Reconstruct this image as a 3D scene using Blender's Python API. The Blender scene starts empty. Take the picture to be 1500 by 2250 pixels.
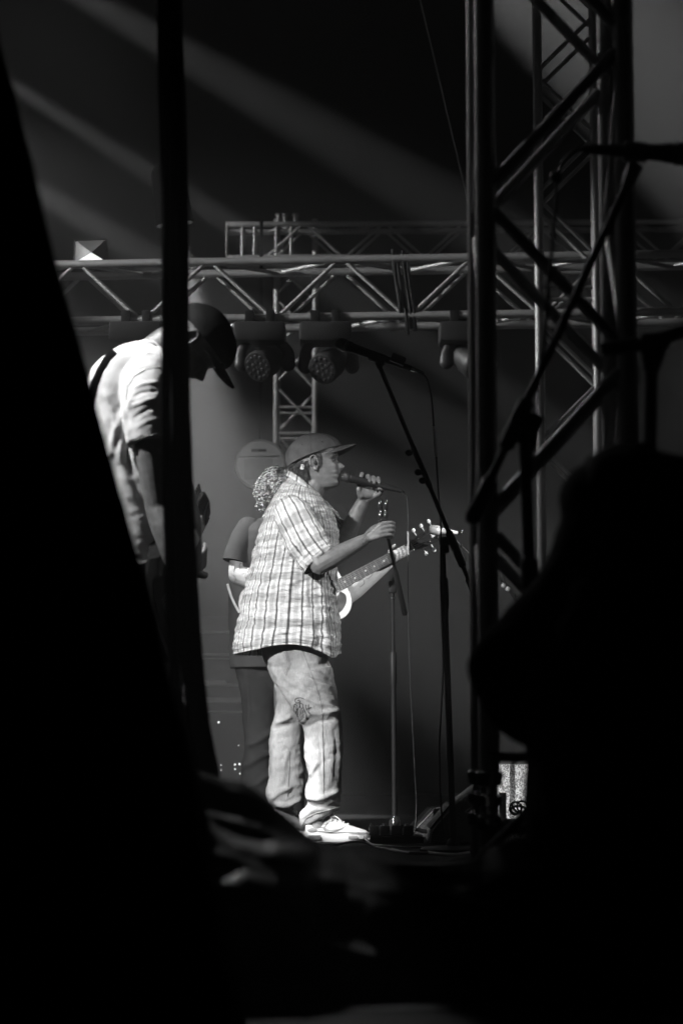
import bpy, bmesh, math, random
import numpy as np
from mathutils import Vector, Matrix, noise
from mathutils.bvhtree import BVHTree
V = Vector
random.seed(7); np.random.seed(7)
scn = bpy.context.scene
COL = scn.collection
rad = math.radians

# ------------------------------------------------------------------ camera
CAMZ, FPX, PITCH = 0.37, 4970.0, rad(6.145)
cd = bpy.data.cameras.new('camera'); cam = bpy.data.objects.new('camera', cd); COL.objects.link(cam)
cam.location = (0, 0, CAMZ); cam.rotation_euler = (rad(90) + PITCH, 0, 0)
cd.sensor_fit = 'VERTICAL'; cd.sensor_height = 36; cd.sensor_width = 24
cd.lens = FPX / 2250 * 36
cd.clip_start = 0.1; cd.clip_end = 400
cd.dof.use_dof = True; cd.dof.focus_distance = 9.95; cd.dof.aperture_fstop = 3.8
scn.camera = cam
def at(px, py, Y):
    u = (px - 750) / FPX; v = (1125 - py) / FPX
    dy = math.cos(PITCH) - math.sin(PITCH) * v
    dz = math.sin(PITCH) + math.cos(PITCH) * v
    t = Y / dy
    return V((u * t, Y, CAMZ + dz * t))
# ------------------------------------------------------------------ world: night sky
w = bpy.data.worlds.new('World'); scn.world = w; w.use_nodes = True
nt = w.node_tree
sky = nt.nodes.new('ShaderNodeTexSky'); sky.sky_type = 'NISHITA'; sky.sun_disc = False
sky.sun_elevation = rad(-6); sky.sun_rotation = rad(200)
bw = nt.nodes.new('ShaderNodeRGBToBW')
bg = nt.nodes['Background']; bg.inputs['Strength'].default_value = 0.003
nt.links.new(sky.outputs[0], bw.inputs[0]); nt.links.new(bw.outputs[0], bg.inputs['Color'])
# ------------------------------------------------------------------ exposure
vs = scn.view_settings
vs.view_transform = 'Standard'; vs.look = 'None'; vs.exposure = 0.5; vs.gamma = 1; vs.use_curve_mapping = False
cy = scn.cycles
cy.use_denoising = True
cy.max_bounces = 5; cy.diffuse_bounces = 2; cy.glossy_bounces = 2; cy.transmission_bounces = 4; cy.volume_bounces = 0
cy.sample_clamp_indirect = 2.0
# stage lamps (position, aim, watts, cone degrees, blend, radius); each lamp is built inside its own housing below
STAGE_LAMPS = [
    # key wash from the upstage left truss
    ('key',    (-3.6, 5.0, 3.2),  (-0.25, 10.0, 0.92), 2200, 17.5, 0.5, 0.05),
    ('key2',   (-3.4, 6.35, 5.0),  (-0.62, 7.1, 1.35), 1800, 12.5, 0.6, 0.05),
    ('foot',   (-3.0, 7.6, 3.6),  (0.00, 9.86, 0.02),  1500, 6.5, 0.8, 0.04),
    ('guitar', (2.9, 8.1, 2.6),   (0.16, 11.0, 1.18), 800, 12, 0.6, 0.05),
    ('hair',   (-2.8, 10.45, 3.9),  (-0.38, 11.05, 1.45), 1300, 11, 0.6, 0.05),  # added spot so the curls and shoulder read bright
    ('back',   tuple(at(-1250, 240, 14.2)), tuple(at(560, 1125, 14.0)), 12500, 13.5, 0.5, 0.06),
    ('hidden_fill', tuple(at(385, 500, 13.6)), tuple(at(472, 1150, 13.75)), 4300, 30, 0.9, 0.06),  # added fill hidden behind the strips to make the fog glow
    ('wash',   (-1.6, 8.4, 5.6), (-0.19, 3.55, 0.26), 850, 5.2, 0.9, 0.06),  # added spot standing in for spill on the sheeting
    ('tower',  (-3.2, 9.6, 5.2), (0.36, 5.45, 1.75), 150, 20, 0.5, 0.05),  # added spot giving the near tower its bright rim
    ('front',  (4.6, 8.3, 3.7), (-0.05, 9.95, 1.25), 420, 13, 0.7, 0.06),
    ('front_fill', (4.0, 6.6, 3.9), (-0.46, 7.45, 1.15), 110, 8, 0.7, 0.06),  # added fill to lift the electric guitar headstock and hand
    ('gear',   (2.7, 8.7, 4.3), (0.84, 10.6, 0.12), 1000, 8, 0.6, 0.05),  # added spot to brighten the amplifier grille and nearby gear
    ('truss',  (-4.6, 12.1, 4.2), (0.1, 13.0, 3.0), 700, 20, 0.6, 0.05),  # added raking spot to brighten the lighting truss
    ('rear',   (-3.6, 16.4, 5.6), (-0.4, 18.7, 3.8), 330, 28, 0.6, 0.05),  # added spot to bring up the far tower
    ('rim',    (-5.2, 11.5, 5.6), (1.2, 12.4, 2.4), 420, 20, 0.6, 0.06),
]

# ------------------------------------------------------------------ materials
MATS = {}
def mat(name, col, rough=0.6, metal=0.0, var=0.15, vscale=8.0, bump=0.0, bscale=60.0, spec=0.5, coat=0.0, sheen=0.0, emit=None):
    if name in MATS: return MATS[name]
    m = bpy.data.materials.new(name); m.use_nodes = True
    n = m.node_tree.nodes; l = m.node_tree.links; b = n['Principled BSDF']
    c = (col, col, col, 1)
    tc = n.new('ShaderNodeTexCoord')
    if var > 0:
        nz = n.new('ShaderNodeTexNoise'); nz.inputs['Scale'].default_value = vscale; nz.inputs['Detail'].default_value = 4
        l.new(tc.outputs['Object'], nz.inputs['Vector'])
        mr = n.new('ShaderNodeMapRange'); mr.inputs[1].default_value = 0.3; mr.inputs[2].default_value = 0.7
        mr.inputs[3].default_value = col * (1 - var); mr.inputs[4].default_value = col * (1 + var)
        l.new(nz.outputs[0], mr.inputs[0]); l.new(mr.outputs[0], b.inputs['Base Color'])
        m2 = n.new('ShaderNodeMapRange'); m2.inputs[3].default_value = max(rough - .1, .05); m2.inputs[4].default_value = min(rough + .1, 1)
        l.new(nz.outputs[0], m2.inputs[0]); l.new(m2.outputs[0], b.inputs['Roughness'])
    else:
        b.inputs['Base Color'].default_value = c; b.inputs['Roughness'].default_value = rough
    b.inputs['Metallic'].default_value = metal
    b.inputs['Specular IOR Level'].default_value = spec
    b.inputs['Coat Weight'].default_value = coat
    b.inputs['Sheen Weight'].default_value = sheen
    if bump > 0:
        nb = n.new('ShaderNodeTexNoise'); nb.inputs['Scale'].default_value = bscale; nb.inputs['Detail'].default_value = 3
        l.new(tc.outputs['Object'], nb.inputs['Vector'])
        bp = n.new('ShaderNodeBump'); bp.inputs['Strength'].default_value = bump; bp.inputs['Distance'].default_value = 0.004
        l.new(nb.outputs[0], bp.inputs['Height']); l.new(bp.outputs[0], b.inputs['Normal'])
    if emit:
        b.inputs['Emission Color'].default_value = (1, 1, 1, 1); b.inputs['Emission Strength'].default_value = emit
    MATS[name] = m; return m

BLACK = mat('black_powder_coat', .012, .6, spec=.25)
BLACKPL = mat('black_plastic', .013, .5, spec=.3)
BLACKCL = mat('black_cloth', .012, .9, var=.3, bump=.3, bscale=250, spec=.2)
TARP = mat('black_sheeting', .03, .38, var=.3, vscale=5, bump=.25, bscale=30, spec=.5)
ALU = mat('aluminium_tube', .42, .58, metal=.7, var=.12, vscale=25)
ALUDARK = mat('dark_anodised_tube', .045, .42, metal=.3, var=.2, vscale=20)
CHROME = mat('chrome', .8, .12, metal=1.0, var=0)
SKIN = mat('skin', .15, .45, var=.22, vscale=45, bump=.3, bscale=260)
SKIN2 = mat('skin_pale', .42, .5, var=.1, vscale=30)
INK = mat('ink', .02, .6, var=0)
TATTOO = mat('tattoo_ink', .10, .55, var=0)
CAPGREY = mat('washed_cotton_twill', .078, .9, var=.3, vscale=22, bump=.6, bscale=70, spec=.05)
CAPBLACK = mat('black_cotton_twill', .014, .85, var=.3, bump=.3, bscale=300, spec=.2)
WHITETEE = mat('white_jersey', .72, .9, var=.04, bump=.15, bscale=400, spec=.2)
GREYTEE = mat('charcoal_jersey', .05, .9, var=.2, bump=.2, bscale=400, spec=.2)
DARKJEAN = mat('dark_denim', .03, .85, var=.3, vscale=12, bump=.2, bscale=300, spec=.2)
HAIRB = mat('brown_hair', .06, .55, var=.3, vscale=40)
HAIRL = mat('fair_hair', .33, .75, var=.3, vscale=40)
WHITESH = mat('white_leather', .78, .5, var=.05, vscale=20, bump=.1, bscale=120)
GREYSH = mat('grey_mesh', .36, .7, var=.1, vscale=60)
SOLE = mat('white_foam_sole', .7, .6, var=.06)
SOLED = mat('dark_rubber', .03, .5)
SPRUCE = mat('pale_spruce_top', .66, .35, var=.06, vscale=30, coat=.3)
ROSEW = mat('dark_rosewood', .05, .4, var=.3, vscale=40)
PICKG = mat('dark_pickguard', .06, .3, var=.5, vscale=30)
PEARL = mat('pearl', .75, .25, var=.05)
STEEL = mat('steel_string', .6, .3, metal=1, var=0)
PALEPL = mat('pale_plastic', .55, .4, var=.05)
GREYPL = mat('grey_housing', .03, .5)
DECK = mat('black_stage_deck', .004, .75, var=.3, vscale=3, bump=.2, bscale=80, spec=.06)
GROUND = mat('night_asphalt', .05, .9, var=.3, vscale=1.5, bump=.3, bscale=40)
DRAPE = mat('black_backdrop_cloth', .003, .95, var=.25, vscale=2, spec=.0)
TAPE = mat('pale_cloth_tape', .6, .7, var=.1)
LED = mat('lit_indicator', .8, .4, var=0, emit=1.2)
LEDDIM = mat('lens_dot', .035, .25, var=0, coat=.5)
LAMPLENS = mat('lit_lamp_lens', .8, .3, var=0, emit=4.0)

def speckle(name, lo, hi, scale, thr0=.42, thr1=.58):
    m = bpy.data.materials.new(name); m.use_nodes = True
    n = m.node_tree.nodes; l = m.node_tree.links; b = n['Principled BSDF']
    tc = n.new('ShaderNodeTexCoord'); nz = n.new('ShaderNodeTexNoise')
    nz.inputs['Scale'].default_value = scale; nz.inputs['Detail'].default_value = 2
    l.new(tc.outputs['Object'], nz.inputs['Vector'])
    mr = n.new('ShaderNodeMapRange')
    for i, x in zip((1, 2, 3, 4), (thr0, thr1, lo, hi)): mr.inputs[i].default_value = x
    l.new(nz.outputs[0], mr.inputs[0]); l.new(mr.outputs[0], b.inputs['Base Color'])
    b.inputs['Roughness'].default_value = .7
    bp = n.new('ShaderNodeBump'); bp.inputs['Strength'].default_value = .5; bp.inputs['Distance'].default_value = .003
    l.new(nz.outputs[0], bp.inputs['Height']); l.new(bp.outputs[0], b.inputs['Normal'])
    return m
WEDGEMAT = speckle('textured_cabinet_paint', .01, .14, 220, .5, .62)
GRILLEMAT = speckle('pale_woven_grille', .10, .75, 150, .4, .6)

def math_node(n, l, op, a, b=None):
    x = n.new('ShaderNodeMath'); x.operation = op
    for i, s in enumerate((a, b)):
        if s is None: continue
        if isinstance(s, (int, float)): x.inputs[i].default_value = s
        else: l.new(s, x.inputs[i])
    return x.outputs[0]
def plaid():
    m = bpy.data.materials.new('checked_cotton'); m.use_nodes = True
    n = m.node_tree.nodes; l = m.node_tree.links; b = n['Principled BSDF']
    uv = n.new('ShaderNodeUVMap'); uv.uv_map = 'UVMap'
    nz = n.new('ShaderNodeTexNoise'); nz.inputs['Scale'].default_value = 9; nz.inputs['Detail'].default_value = 3
    l.new(uv.outputs[0], nz.inputs['Vector'])
    sp = n.new('ShaderNodeSeparateXYZ'); l.new(uv.outputs[0], sp.inputs[0])
    wob = math_node(n, l, 'MULTIPLY', math_node(n, l, 'SUBTRACT', nz.outputs[0], .5), .012)
    U = math_node(n, l, 'ADD', sp.outputs[0], wob); W = math_node(n, l, 'ADD', sp.outputs[1], wob)
    def band(c, period, off, half, soft):
        f = math_node(n, l, 'FRACT', math_node(n, l, 'DIVIDE', math_node(n, l, 'ADD', c, off), period))
        d = math_node(n, l, 'MULTIPLY', math_node(n, l, 'ABSOLUTE', math_node(n, l, 'SUBTRACT', f, .5)), period)
        mr = n.new('ShaderNodeMapRange'); mr.inputs[1].default_value = half - soft; mr.inputs[2].default_value = half + soft
        mr.inputs[3].default_value = 1; mr.inputs[4].default_value = 0; l.new(d, mr.inputs[0]); return mr.outputs[0]
    dark = band(U, .046, 0, .0036, .0007)
    mid = band(U, .046, .023, .008, .002)
    hz = band(W, .075, 0, .014, .002)
    hz2 = band(W, .075, .037, .004, .001)
    f = math_node(n, l, 'MULTIPLY', math_node(n, l, 'SUBTRACT', 1, math_node(n, l, 'MULTIPLY', mid, .26)),
                  math_node(n, l, 'SUBTRACT', 1, math_node(n, l, 'MULTIPLY', hz, .33)))
    f = math_node(n, l, 'MULTIPLY', f, math_node(n, l, 'SUBTRACT', 1, math_node(n, l, 'MULTIPLY', hz2, .12)))
    f = math_node(n, l, 'MULTIPLY', f, math_node(n, l, 'SUBTRACT', 1, math_node(n, l, 'MULTIPLY', dark, .82)))
    slub = n.new('ShaderNodeTexNoise'); slub.inputs['Scale'].default_value = 1; slub.inputs['Detail'].default_value = 4
    mp = n.new('ShaderNodeMapping'); mp.inputs['Scale'].default_value = (160, 40, 1); l.new(uv.outputs[0], mp.inputs[0]); l.new(mp.outputs[0], slub.inputs['Vector'])
    f = math_node(n, l, 'MULTIPLY', f, math_node(n, l, 'ADD', .86, math_node(n, l, 'MULTIPLY', slub.outputs[0], .28)))
    c = math_node(n, l, 'MULTIPLY', f, .72)
    l.new(c, b.inputs['Base Color']); b.inputs['Roughness'].default_value = .9; b.inputs['Specular IOR Level'].default_value = .2
    bn = n.new('ShaderNodeTexNoise'); bn.inputs['Scale'].default_value = 1; bn.inputs['Detail'].default_value = 5
    mp2 = n.new('ShaderNodeMapping'); mp2.inputs['Scale'].default_value = (14, 46, 1); l.new(uv.outputs[0], mp2.inputs[0]); l.new(mp2.outputs[0], bn.inputs['Vector'])
    bp = n.new('ShaderNodeBump'); bp.inputs['Strength'].default_value = .8; bp.inputs['Distance'].default_value = .03
    l.new(bn.outputs[0], bp.inputs['Height']); l.new(bp.outputs[0], b.inputs['Normal'])
    return m
PLAID = plaid()
def denim():
    m = bpy.data.materials.new('washed_denim'); m.use_nodes = True
    n = m.node_tree.nodes; l = m.node_tree.links; b = n['Principled BSDF']
    tc = n.new('ShaderNodeTexCoord')
    a = n.new('ShaderNodeTexNoise'); a.inputs['Scale'].default_value = 7; a.inputs['Detail'].default_value = 5
    mp = n.new('ShaderNodeMapping'); mp.inputs['Scale'].default_value = (1, 1, .6); l.new(tc.outputs['Object'], mp.inputs[0]); l.new(mp.outputs[0], a.inputs['Vector'])
    g = n.new('ShaderNodeTexNoise'); g.inputs['Scale'].default_value = 120; g.inputs['Detail'].default_value = 2
    mp3 = n.new('ShaderNodeMapping'); mp3.inputs['Scale'].default_value = (1.6, 1, .25); l.new(tc.outputs['Object'], mp3.inputs[0]); l.new(mp3.outputs[0], g.inputs['Vector'])
    mr = n.new('ShaderNodeMapRange'); mr.inputs[1].default_value = .3; mr.inputs[2].default_value = .72; mr.inputs[3].default_value = .18; mr.inputs[4].default_value = .60
    l.new(a.outputs[0], mr.inputs[0])
    c = math_node(n, l, 'MULTIPLY', mr.outputs[0], math_node(n, l, 'ADD', .72, math_node(n, l, 'MULTIPLY', g.outputs[0], .56)))
    l.new(c, b.inputs['Base Color']); b.inputs['Roughness'].default_value = .9; b.inputs['Specular IOR Level'].default_value = .2
    bp = n.new('ShaderNodeBump'); bp.inputs['Strength'].default_value = .35; bp.inputs['Distance'].default_value = .004
    l.new(g.outputs[0], bp.inputs['Height'])
    a2 = n.new('ShaderNodeTexNoise'); a2.inputs['Scale'].default_value = 16; a2.inputs['Detail'].default_value = 4
    l.new(tc.outputs['Object'], a2.inputs['Vector'])
    bp2 = n.new('ShaderNodeBump'); bp2.inputs['Strength'].default_value = .5; bp2.inputs['Distance'].default_value = .02
    l.new(a2.outputs[0], bp2.inputs['Height']); l.new(bp.outputs[0], bp2.inputs['Normal']); l.new(bp2.outputs[0], b.inputs['Normal'])
    return m
DENIM = denim()

# ------------------------------------------------------------------ mesh toolkit: a shape is (verts list/array, faces list)
def join(*parts):
    vs_, fs = [], []; o = 0
    for v, f in parts:
        vs_.extend([tuple(x) for x in v]); fs.extend([tuple(i + o for i in q) for q in f]); o += len(v)
    return vs_, fs
def loft(rings, cap=True, closed=True):
    n = len(rings[0]); vs_ = [tuple(p) for r in rings for p in r]; fs = []
    m = n if closed else n - 1
    for i in range(len(rings) - 1):
        for j in range(m):
            k = (j + 1) % n
            fs.append((i * n + j, i * n + k, (i + 1) * n + k, (i + 1) * n + j))
    if cap and closed:
        fs.append(tuple(range(n))[::-1]); fs.append(tuple(range((len(rings) - 1) * n, len(rings) * n)))
    return vs_, fs
def smooth_path(pts, sub=6):
    pts = [V(p) for p in pts]
    if len(pts) < 3: return pts
    out = []
    for i in range(len(pts) - 1):
        p0 = pts[max(i - 1, 0)]; p1 = pts[i]; p2 = pts[i + 1]; p3 = pts[min(i + 2, len(pts) - 1)]
        for k in range(sub):
            t = k / sub
            out.append(.5 * ((2 * p1) + (p2 - p0) * t + (2 * p0 - 5 * p1 + 4 * p2 - p3) * t * t + (3 * p1 - p0 - 3 * p2 + p3) * t ** 3))
    out.append(pts[-1]); return out
def tube(path, r, n=10, ell=1.0, sub=0, round_ends=False, up=None):
    """r: number or list of radii per path point; ell: second axis ratio"""
    P = [V(p) for p in path]
    R = [r] * len(P) if isinstance(r, (int, float)) else list(r)
    if sub:
        P2 = smooth_path(P, sub); R = list(np.interp(np.linspace(0, len(P) - 1, len(P2)), range(len(P)), R)); P = P2
    if round_ends:
        d0 = (P[0] - P[1]).normalized(); d1 = (P[-1] - P[-2]).normalized()
        ks = [.35, .7, .92]
        P = [P[0] + d0 * R[0] * x for x in (1.0, .92, .7, .35)][0:] + P + [P[-1] + d1 * R[-1] * x for x in (.35, .7, .92, 1.0)]
        R = [R[0] * x for x in (.05, .39, .71, .94)] + R + [R[-1] * x for x in (.94, .71, .39, .05)]
    t0 = (P[1] - P[0]).normalized()
    a = V(up) if up else (V((0, 0, 1)) if abs(t0.z) < .9 else V((1, 0, 0)))
    u = (a - t0 * a.dot(t0)).normalized(); rings = []
    for i, p in enumerate(P):
        t = (P[min(i + 1, len(P) - 1)] - P[max(i - 1, 0)])
        t = t.normalized() if t.length > 1e-9 else t0
        u = (u - t * u.dot(t)).normalized(); v = t.cross(u)
        rings.append([p + u * (R[i] * math.cos(x)) + v * (R[i] * ell * math.sin(x)) for x in (2 * math.pi * k / n for k in range(n))])
    return loft(rings)
def lathe(profile, p0, axis, n=20):
    """profile: (distance along the axis, radius)"""
    p0 = V(p0); ax = V(axis).normalized()
    a = V((0, 0, 1)) if abs(ax.z) < .9 else V((1, 0, 0))
    u = (a - ax * a.dot(ax)).normalized(); v = ax.cross(u)
    return loft([[p0 + ax * d + u * (r * math.cos(x)) + v * (r * math.sin(x)) for x in (2 * math.pi * k / n for k in range(n))] for d, r in profile])
def box(c, s, M=None, bev=0.0):
    bm = bmesh.new(); bmesh.ops.create_cube(bm, size=1)
    for v in bm.verts: v.co = V((v.co.x * s[0], v.co.y * s[1], v.co.z * s[2]))
    if bev > 0: bmesh.ops.bevel(bm, geom=bm.edges[:] + bm.verts[:], offset=bev, segments=2, affect='EDGES', profile=.6)
    M = M or Matrix.Identity(3)
    vs_ = [tuple(V(c) + M @ v.co) for v in bm.verts]; bm.verts.index_update()
    fs = [tuple(v.index for v in f.verts) for f in bm.faces]; bm.free(); return vs_, fs
def ellipsoid(c, r, M=None, nu=20, nv=12):
    M = M or Matrix.Identity(3); rings = []
    for i in range(nv + 1):
        ph = -math.pi / 2 + math.pi * min(max(i / nv, .01), .99)
        rings.append([V(c) + M @ V((r[0] * math.cos(ph) * math.cos(x), r[1] * math.cos(ph) * math.sin(x), r[2] * math.sin(ph))) for x in (2 * math.pi * k / nu for k in range(nu))])
    return loft(rings)
def xform(shape, M):
    v, f = shape; return [tuple(M @ V(p)) for p in v], f
def frame(x, y):
    x = V(x).normalized(); y = V(y); y = (y - x * y.dot(x)).normalized(); z = x.cross(y)
    return Matrix((x, y, z)).transposed()
def obj(name, shape, m, parent=None, smooth=True, uvs=None, angle=40):
    me = bpy.data.meshes.new(name); me.from_pydata([tuple(p) for p in shape[0]], [], shape[1]); me.update()
    if uvs is not None:
        lay = me.uv_layers.new(name='UVMap')
        li = np.empty(len(me.loops), dtype=np.int32); me.loops.foreach_get('vertex_index', li)
        lay.data.foreach_set('uv', np.asarray(uvs, dtype=np.float32)[li].ravel())
    return meshobj(name, me, m, parent, smooth, angle)
def meshobj(name, me, m, parent=None, smooth=True, angle=40):
    bm = bmesh.new(); bm.from_mesh(me)
    bmesh.ops.recalc_face_normals(bm, faces=bm.faces)
    if smooth:
        ca = rad(angle)
        for f in bm.faces: f.smooth = True
        for e in bm.edges:
            if len(e.link_faces) == 2 and e.calc_face_angle(0) > ca: e.smooth = False
    bm.to_mesh(me); bm.free()
    if not me.materials: me.materials.append(m)
    o = bpy.data.objects.new(name, me); COL.objects.link(o)
    if parent: o.parent = parent
    return o
def thing(name, label, cat, group=None):
    o = bpy.data.objects.new(name, None); COL.objects.link(o); o.empty_display_size = .1
    o['label'] = label; o['category'] = cat
    if group: o['group'] = group
    return o
def tag(o, label, cat, group=None):
    o['label'] = label; o['category'] = cat
    if group: o['group'] = group
    return o
def struct(o):
    o['kind'] = 'structure'; return o
def union(parts, voxel, smooth=3, name='body'):
    sh = join(*parts)
    me = bpy.data.meshes.new('tmp'); me.from_pydata(sh[0], [], sh[1]); me.update()
    bm = bmesh.new(); bm.from_mesh(me); bmesh.ops.recalc_face_normals(bm, faces=bm.faces); bm.to_mesh(me); bm.free()
    o = bpy.data.objects.new('tmp', me); COL.objects.link(o)
    r = o.modifiers.new('r', 'REMESH'); r.mode = 'VOXEL'; r.voxel_size = voxel
    if smooth:
        s = o.modifiers.new('s', 'SMOOTH'); s.iterations = smooth; s.factor = .5
    dg = bpy.context.evaluated_depsgraph_get(); dg.update()
    out = bpy.data.meshes.new_from_object(o.evaluated_get(dg))
    bpy.data.objects.remove(o); bpy.data.meshes.remove(me)
    out.name = name; return out
def mesh_np(me):
    a = np.empty(len(me.vertices) * 3); me.vertices.foreach_get('co', a)
    nn = np.empty(len(me.vertices) * 3); me.vertices.foreach_get('normal', nn)
    return a.reshape(-1, 3), nn.reshape(-1, 3)
def pline_dist(P2, line):
    """distance and position along a 2-D polyline for points P2 (n,2)"""
    best = np.full(len(P2), 1e9); bt = np.zeros(len(P2)); L = len(line) - 1
    for i in range(L):
        a = np.array(line[i]); b = np.array(line[i + 1]); d = b - a
        t = np.clip(((P2 - a) @ d) / max(d @ d, 1e-12), 0, 1)
        q = np.linalg.norm(P2 - (a + t[:, None] * d), axis=1); k = q < best
        best[k] = q[k]; bt[k] = (i + t[k]) / L
    return best, bt
def px_line(line, Y):
    return [(p.x, p.z) for p in (at(a, b, Y) for a, b in line)]
def fold_disp(P, N, folds, Y, near_sign=-1):
    """folds: (pixel polyline, width m, height m); ridges or creases on the side that faces -Y"""
    d = np.zeros(len(P)); P2 = P[:, [0, 2]]
    wgt = np.clip(N[:, 1] * near_sign * 1.6 + .25, 0, 1)
    for line, wd, amp in folds:
        q, t = pline_dist(P2, px_line(line, Y))
        d += amp * np.exp(-(q / wd) ** 2) * np.clip(np.sin(np.pi * np.clip(t, .0, 1)) * 1.8 + .15, 0, 1) * wgt
    return d
def nz3(P, sc, off=0.0, oct=2):
    s = np.array(sc)
    return np.array([noise.fractal(V(p) + V((off, off * .7, off * 1.3)), 1.0, 2.0, oct) for p in (P * s)])
def crom(A, n):
    A = np.array(A, dtype=float); m = len(A); out = []
    for s in np.linspace(0, m - 1, n):
        i = min(int(s), m - 2); t = s - i
        p0, p1, p2, p3 = A[max(i - 1, 0)], A[i], A[i + 1], A[min(i + 2, m - 1)]
        out.append(.5 * (2 * p1 + (p2 - p0) * t + (2 * p0 - 5 * p1 + 4 * p2 - p3) * t * t + (3 * p1 - p0 - 3 * p2 + p3) * t ** 3))
    return np.array(out)
def sil_rings(rows, n=64, nrows=60, p=2.3, seam=False):
    """rows: back px, back py, front px, front py, half depth m, centre Y -> rings (nrows, n, 3)"""
    R = crom(rows, nrows); rings = []
    for bx, by, fx, fy, b, Y in R:
        B = np.array(at(bx, by, Y)); Fp = np.array(at(fx, fy, Y)); c = (B + Fp) / 2; ex = (Fp - B) / 2
        ang = np.linspace(-math.pi / 2, 1.5 * math.pi, n, endpoint=seam)
        cs, sn = np.cos(ang), np.sin(ang); e = 2 / p
        X = np.sign(cs) * np.abs(cs) ** e; Z = np.sign(sn) * np.abs(sn) ** e
        rings.append(c + X[:, None] * ex + Z[:, None] * np.array([0, -b, 0]))
    return np.array(rings)
def project(line, bvh, lift=.001, maxd=60):
    out = []
    for a, b in line:
        d = (at(a, b, 1.0) - cam.location).normalized()
        h = bvh.ray_cast(cam.location, d, maxd)
        if h[0] is not None: out.append(h[0] - d * lift)
    return out
def bvh_of(o):
    me = o.data; M = o.matrix_world
    return BVHTree.FromPolygons([v.co for v in me.vertices], [tuple(p.vertices) for p in me.polygons])

# ================================================================== the setting
def grid(nx, ny, fn):
    vs_ = [tuple(fn(i / (nx - 1), j / (ny - 1))) for j in range(ny) for i in range(nx)]
    fs = [(j * nx + i, j * nx + i + 1, (j + 1) * nx + i + 1, (j + 1) * nx + i) for j in range(ny - 1) for i in range(nx - 1)]
    return vs_, fs
struct(obj('ground', grid(9, 9, lambda a, b: (-40 + 80 * a, -20 + 80 * b, -1.25)), GROUND))
deck = struct(obj('stage_deck', box((1.5, 11.5, -.06), (17, 19.4, .12)), DECK, smooth=False))
fascia = tag(obj('stage_fascia', grid(160, 2, lambda a, b: (-7 + 17 * a, 1.83 + .02 * math.sin(a * 300), -1.25 + 1.13 * b)), BLACKCL),
             'black cloth skirt hanging from the edge of the stage deck', 'stage skirt')

def backdrop_fn(a, b):
    x = -10 + 22 * a
    return (x, 21.2 + .02 * math.sin(x * 3 + 1.5 * math.sin(x * .7)) * (1 - .3 * b), .02 + 9.0 * b)
tag(obj('backdrop_curtain', grid(420, 6, backdrop_fn), DRAPE), 'tall black backdrop curtain closing the rear of the stage', 'curtain')

# haze: one box of thin, even stage fog round everything
hz = obj('haze', box((0, 20, 3.75), (83, 83, 12.1)), BLACK, smooth=False); hz['kind'] = 'stuff'
hm = bpy.data.materials.new('stage_haze'); hm.use_nodes = True
hm.node_tree.nodes.clear()
ho = hm.node_tree.nodes.new('ShaderNodeOutputMaterial'); hv = hm.node_tree.nodes.new('ShaderNodeVolumePrincipled')
hv.inputs['Color'].default_value = (.9, .9, .9, 1); hv.inputs['Density'].default_value = .0125; hv.inputs['Anisotropy'].default_value = .15
hm.node_tree.links.new(hv.outputs[0], ho.inputs['Volume'])
hz.data.materials.clear(); hz.data.materials.append(hm)

# ------------------------------------------------------------------ trusses
def cyl_mesh(name, m, r, n=12):
    """unit-length tube along +Z, shared by alike members"""
    sh = lathe([(0, r), (1, r)], (0, 0, 0), (0, 0, 1), n)
    o = obj(name, sh, m); me = o.data; bpy.data.objects.remove(o); return me
CH_ME = cyl_mesh('chord', ALU, .025, 16); BR_ME = cyl_mesh('brace', ALU, .0125, 10); BRF_ME = cyl_mesh('thick_brace', ALU, .015, 12)
def member(name, me, a, b, parent):
    o = bpy.data.objects.new(name, me); COL.objects.link(o); o.parent = parent
    d = V(b) - V(a); o.location = a; o.rotation_mode = 'QUATERNION'
    o.rotation_quaternion = V((0, 0, 1)).rotation_difference(d.normalized()); o.scale = (1, 1, d.length); return o
def truss(label, p0, axis, length, wu, wv, u, v, s0, pitch, faces, group=None, stops=(), bme=None, cross=()):
    """p0: corner chord's start; u, v: directions to the other chords; faces: (corner a, corner b, parity)"""
    t = thing('truss', label, 'truss', group)
    ax = V(axis).normalized(); u = V(u).normalized() * wu; v = V(v).normalized() * wv; p0 = V(p0)
    C = [p0, p0 + u, p0 + u + v, p0 + v]
    for c in C: member('chord', CH_ME, c, c + ax * length, t)
    bme = bme or BR_ME
    for a, b, par in faces:
        k0 = int(math.ceil((0.02 - s0) / pitch)); s = s0 + k0 * pitch; k = k0
        d = (C[b] - C[a]).normalized()
        while s + pitch < length - .02:
            if not any(lo < s + pitch / 2 < hi for lo, hi in stops):
                A, B = (a, b) if (k + par) % 2 == 0 else (b, a)
                da = (C[B] - C[A]).normalized()
                q0 = C[A] + ax * (s + .035) + da * .02; q1 = C[B] + ax * (s + pitch - .035) - da * .02
                member('brace', bme, q0, q1, t)
            s += pitch; k += 1
    for sc in cross:
        for i in range(4):
            a, b = C[i], C[(i + 1) % 4]; member('crossbar', BR_ME, a + ax * sc, b + ax * sc, t)
    return t, C
def zof(px, py, Y): return at(px, py, Y).z
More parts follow.
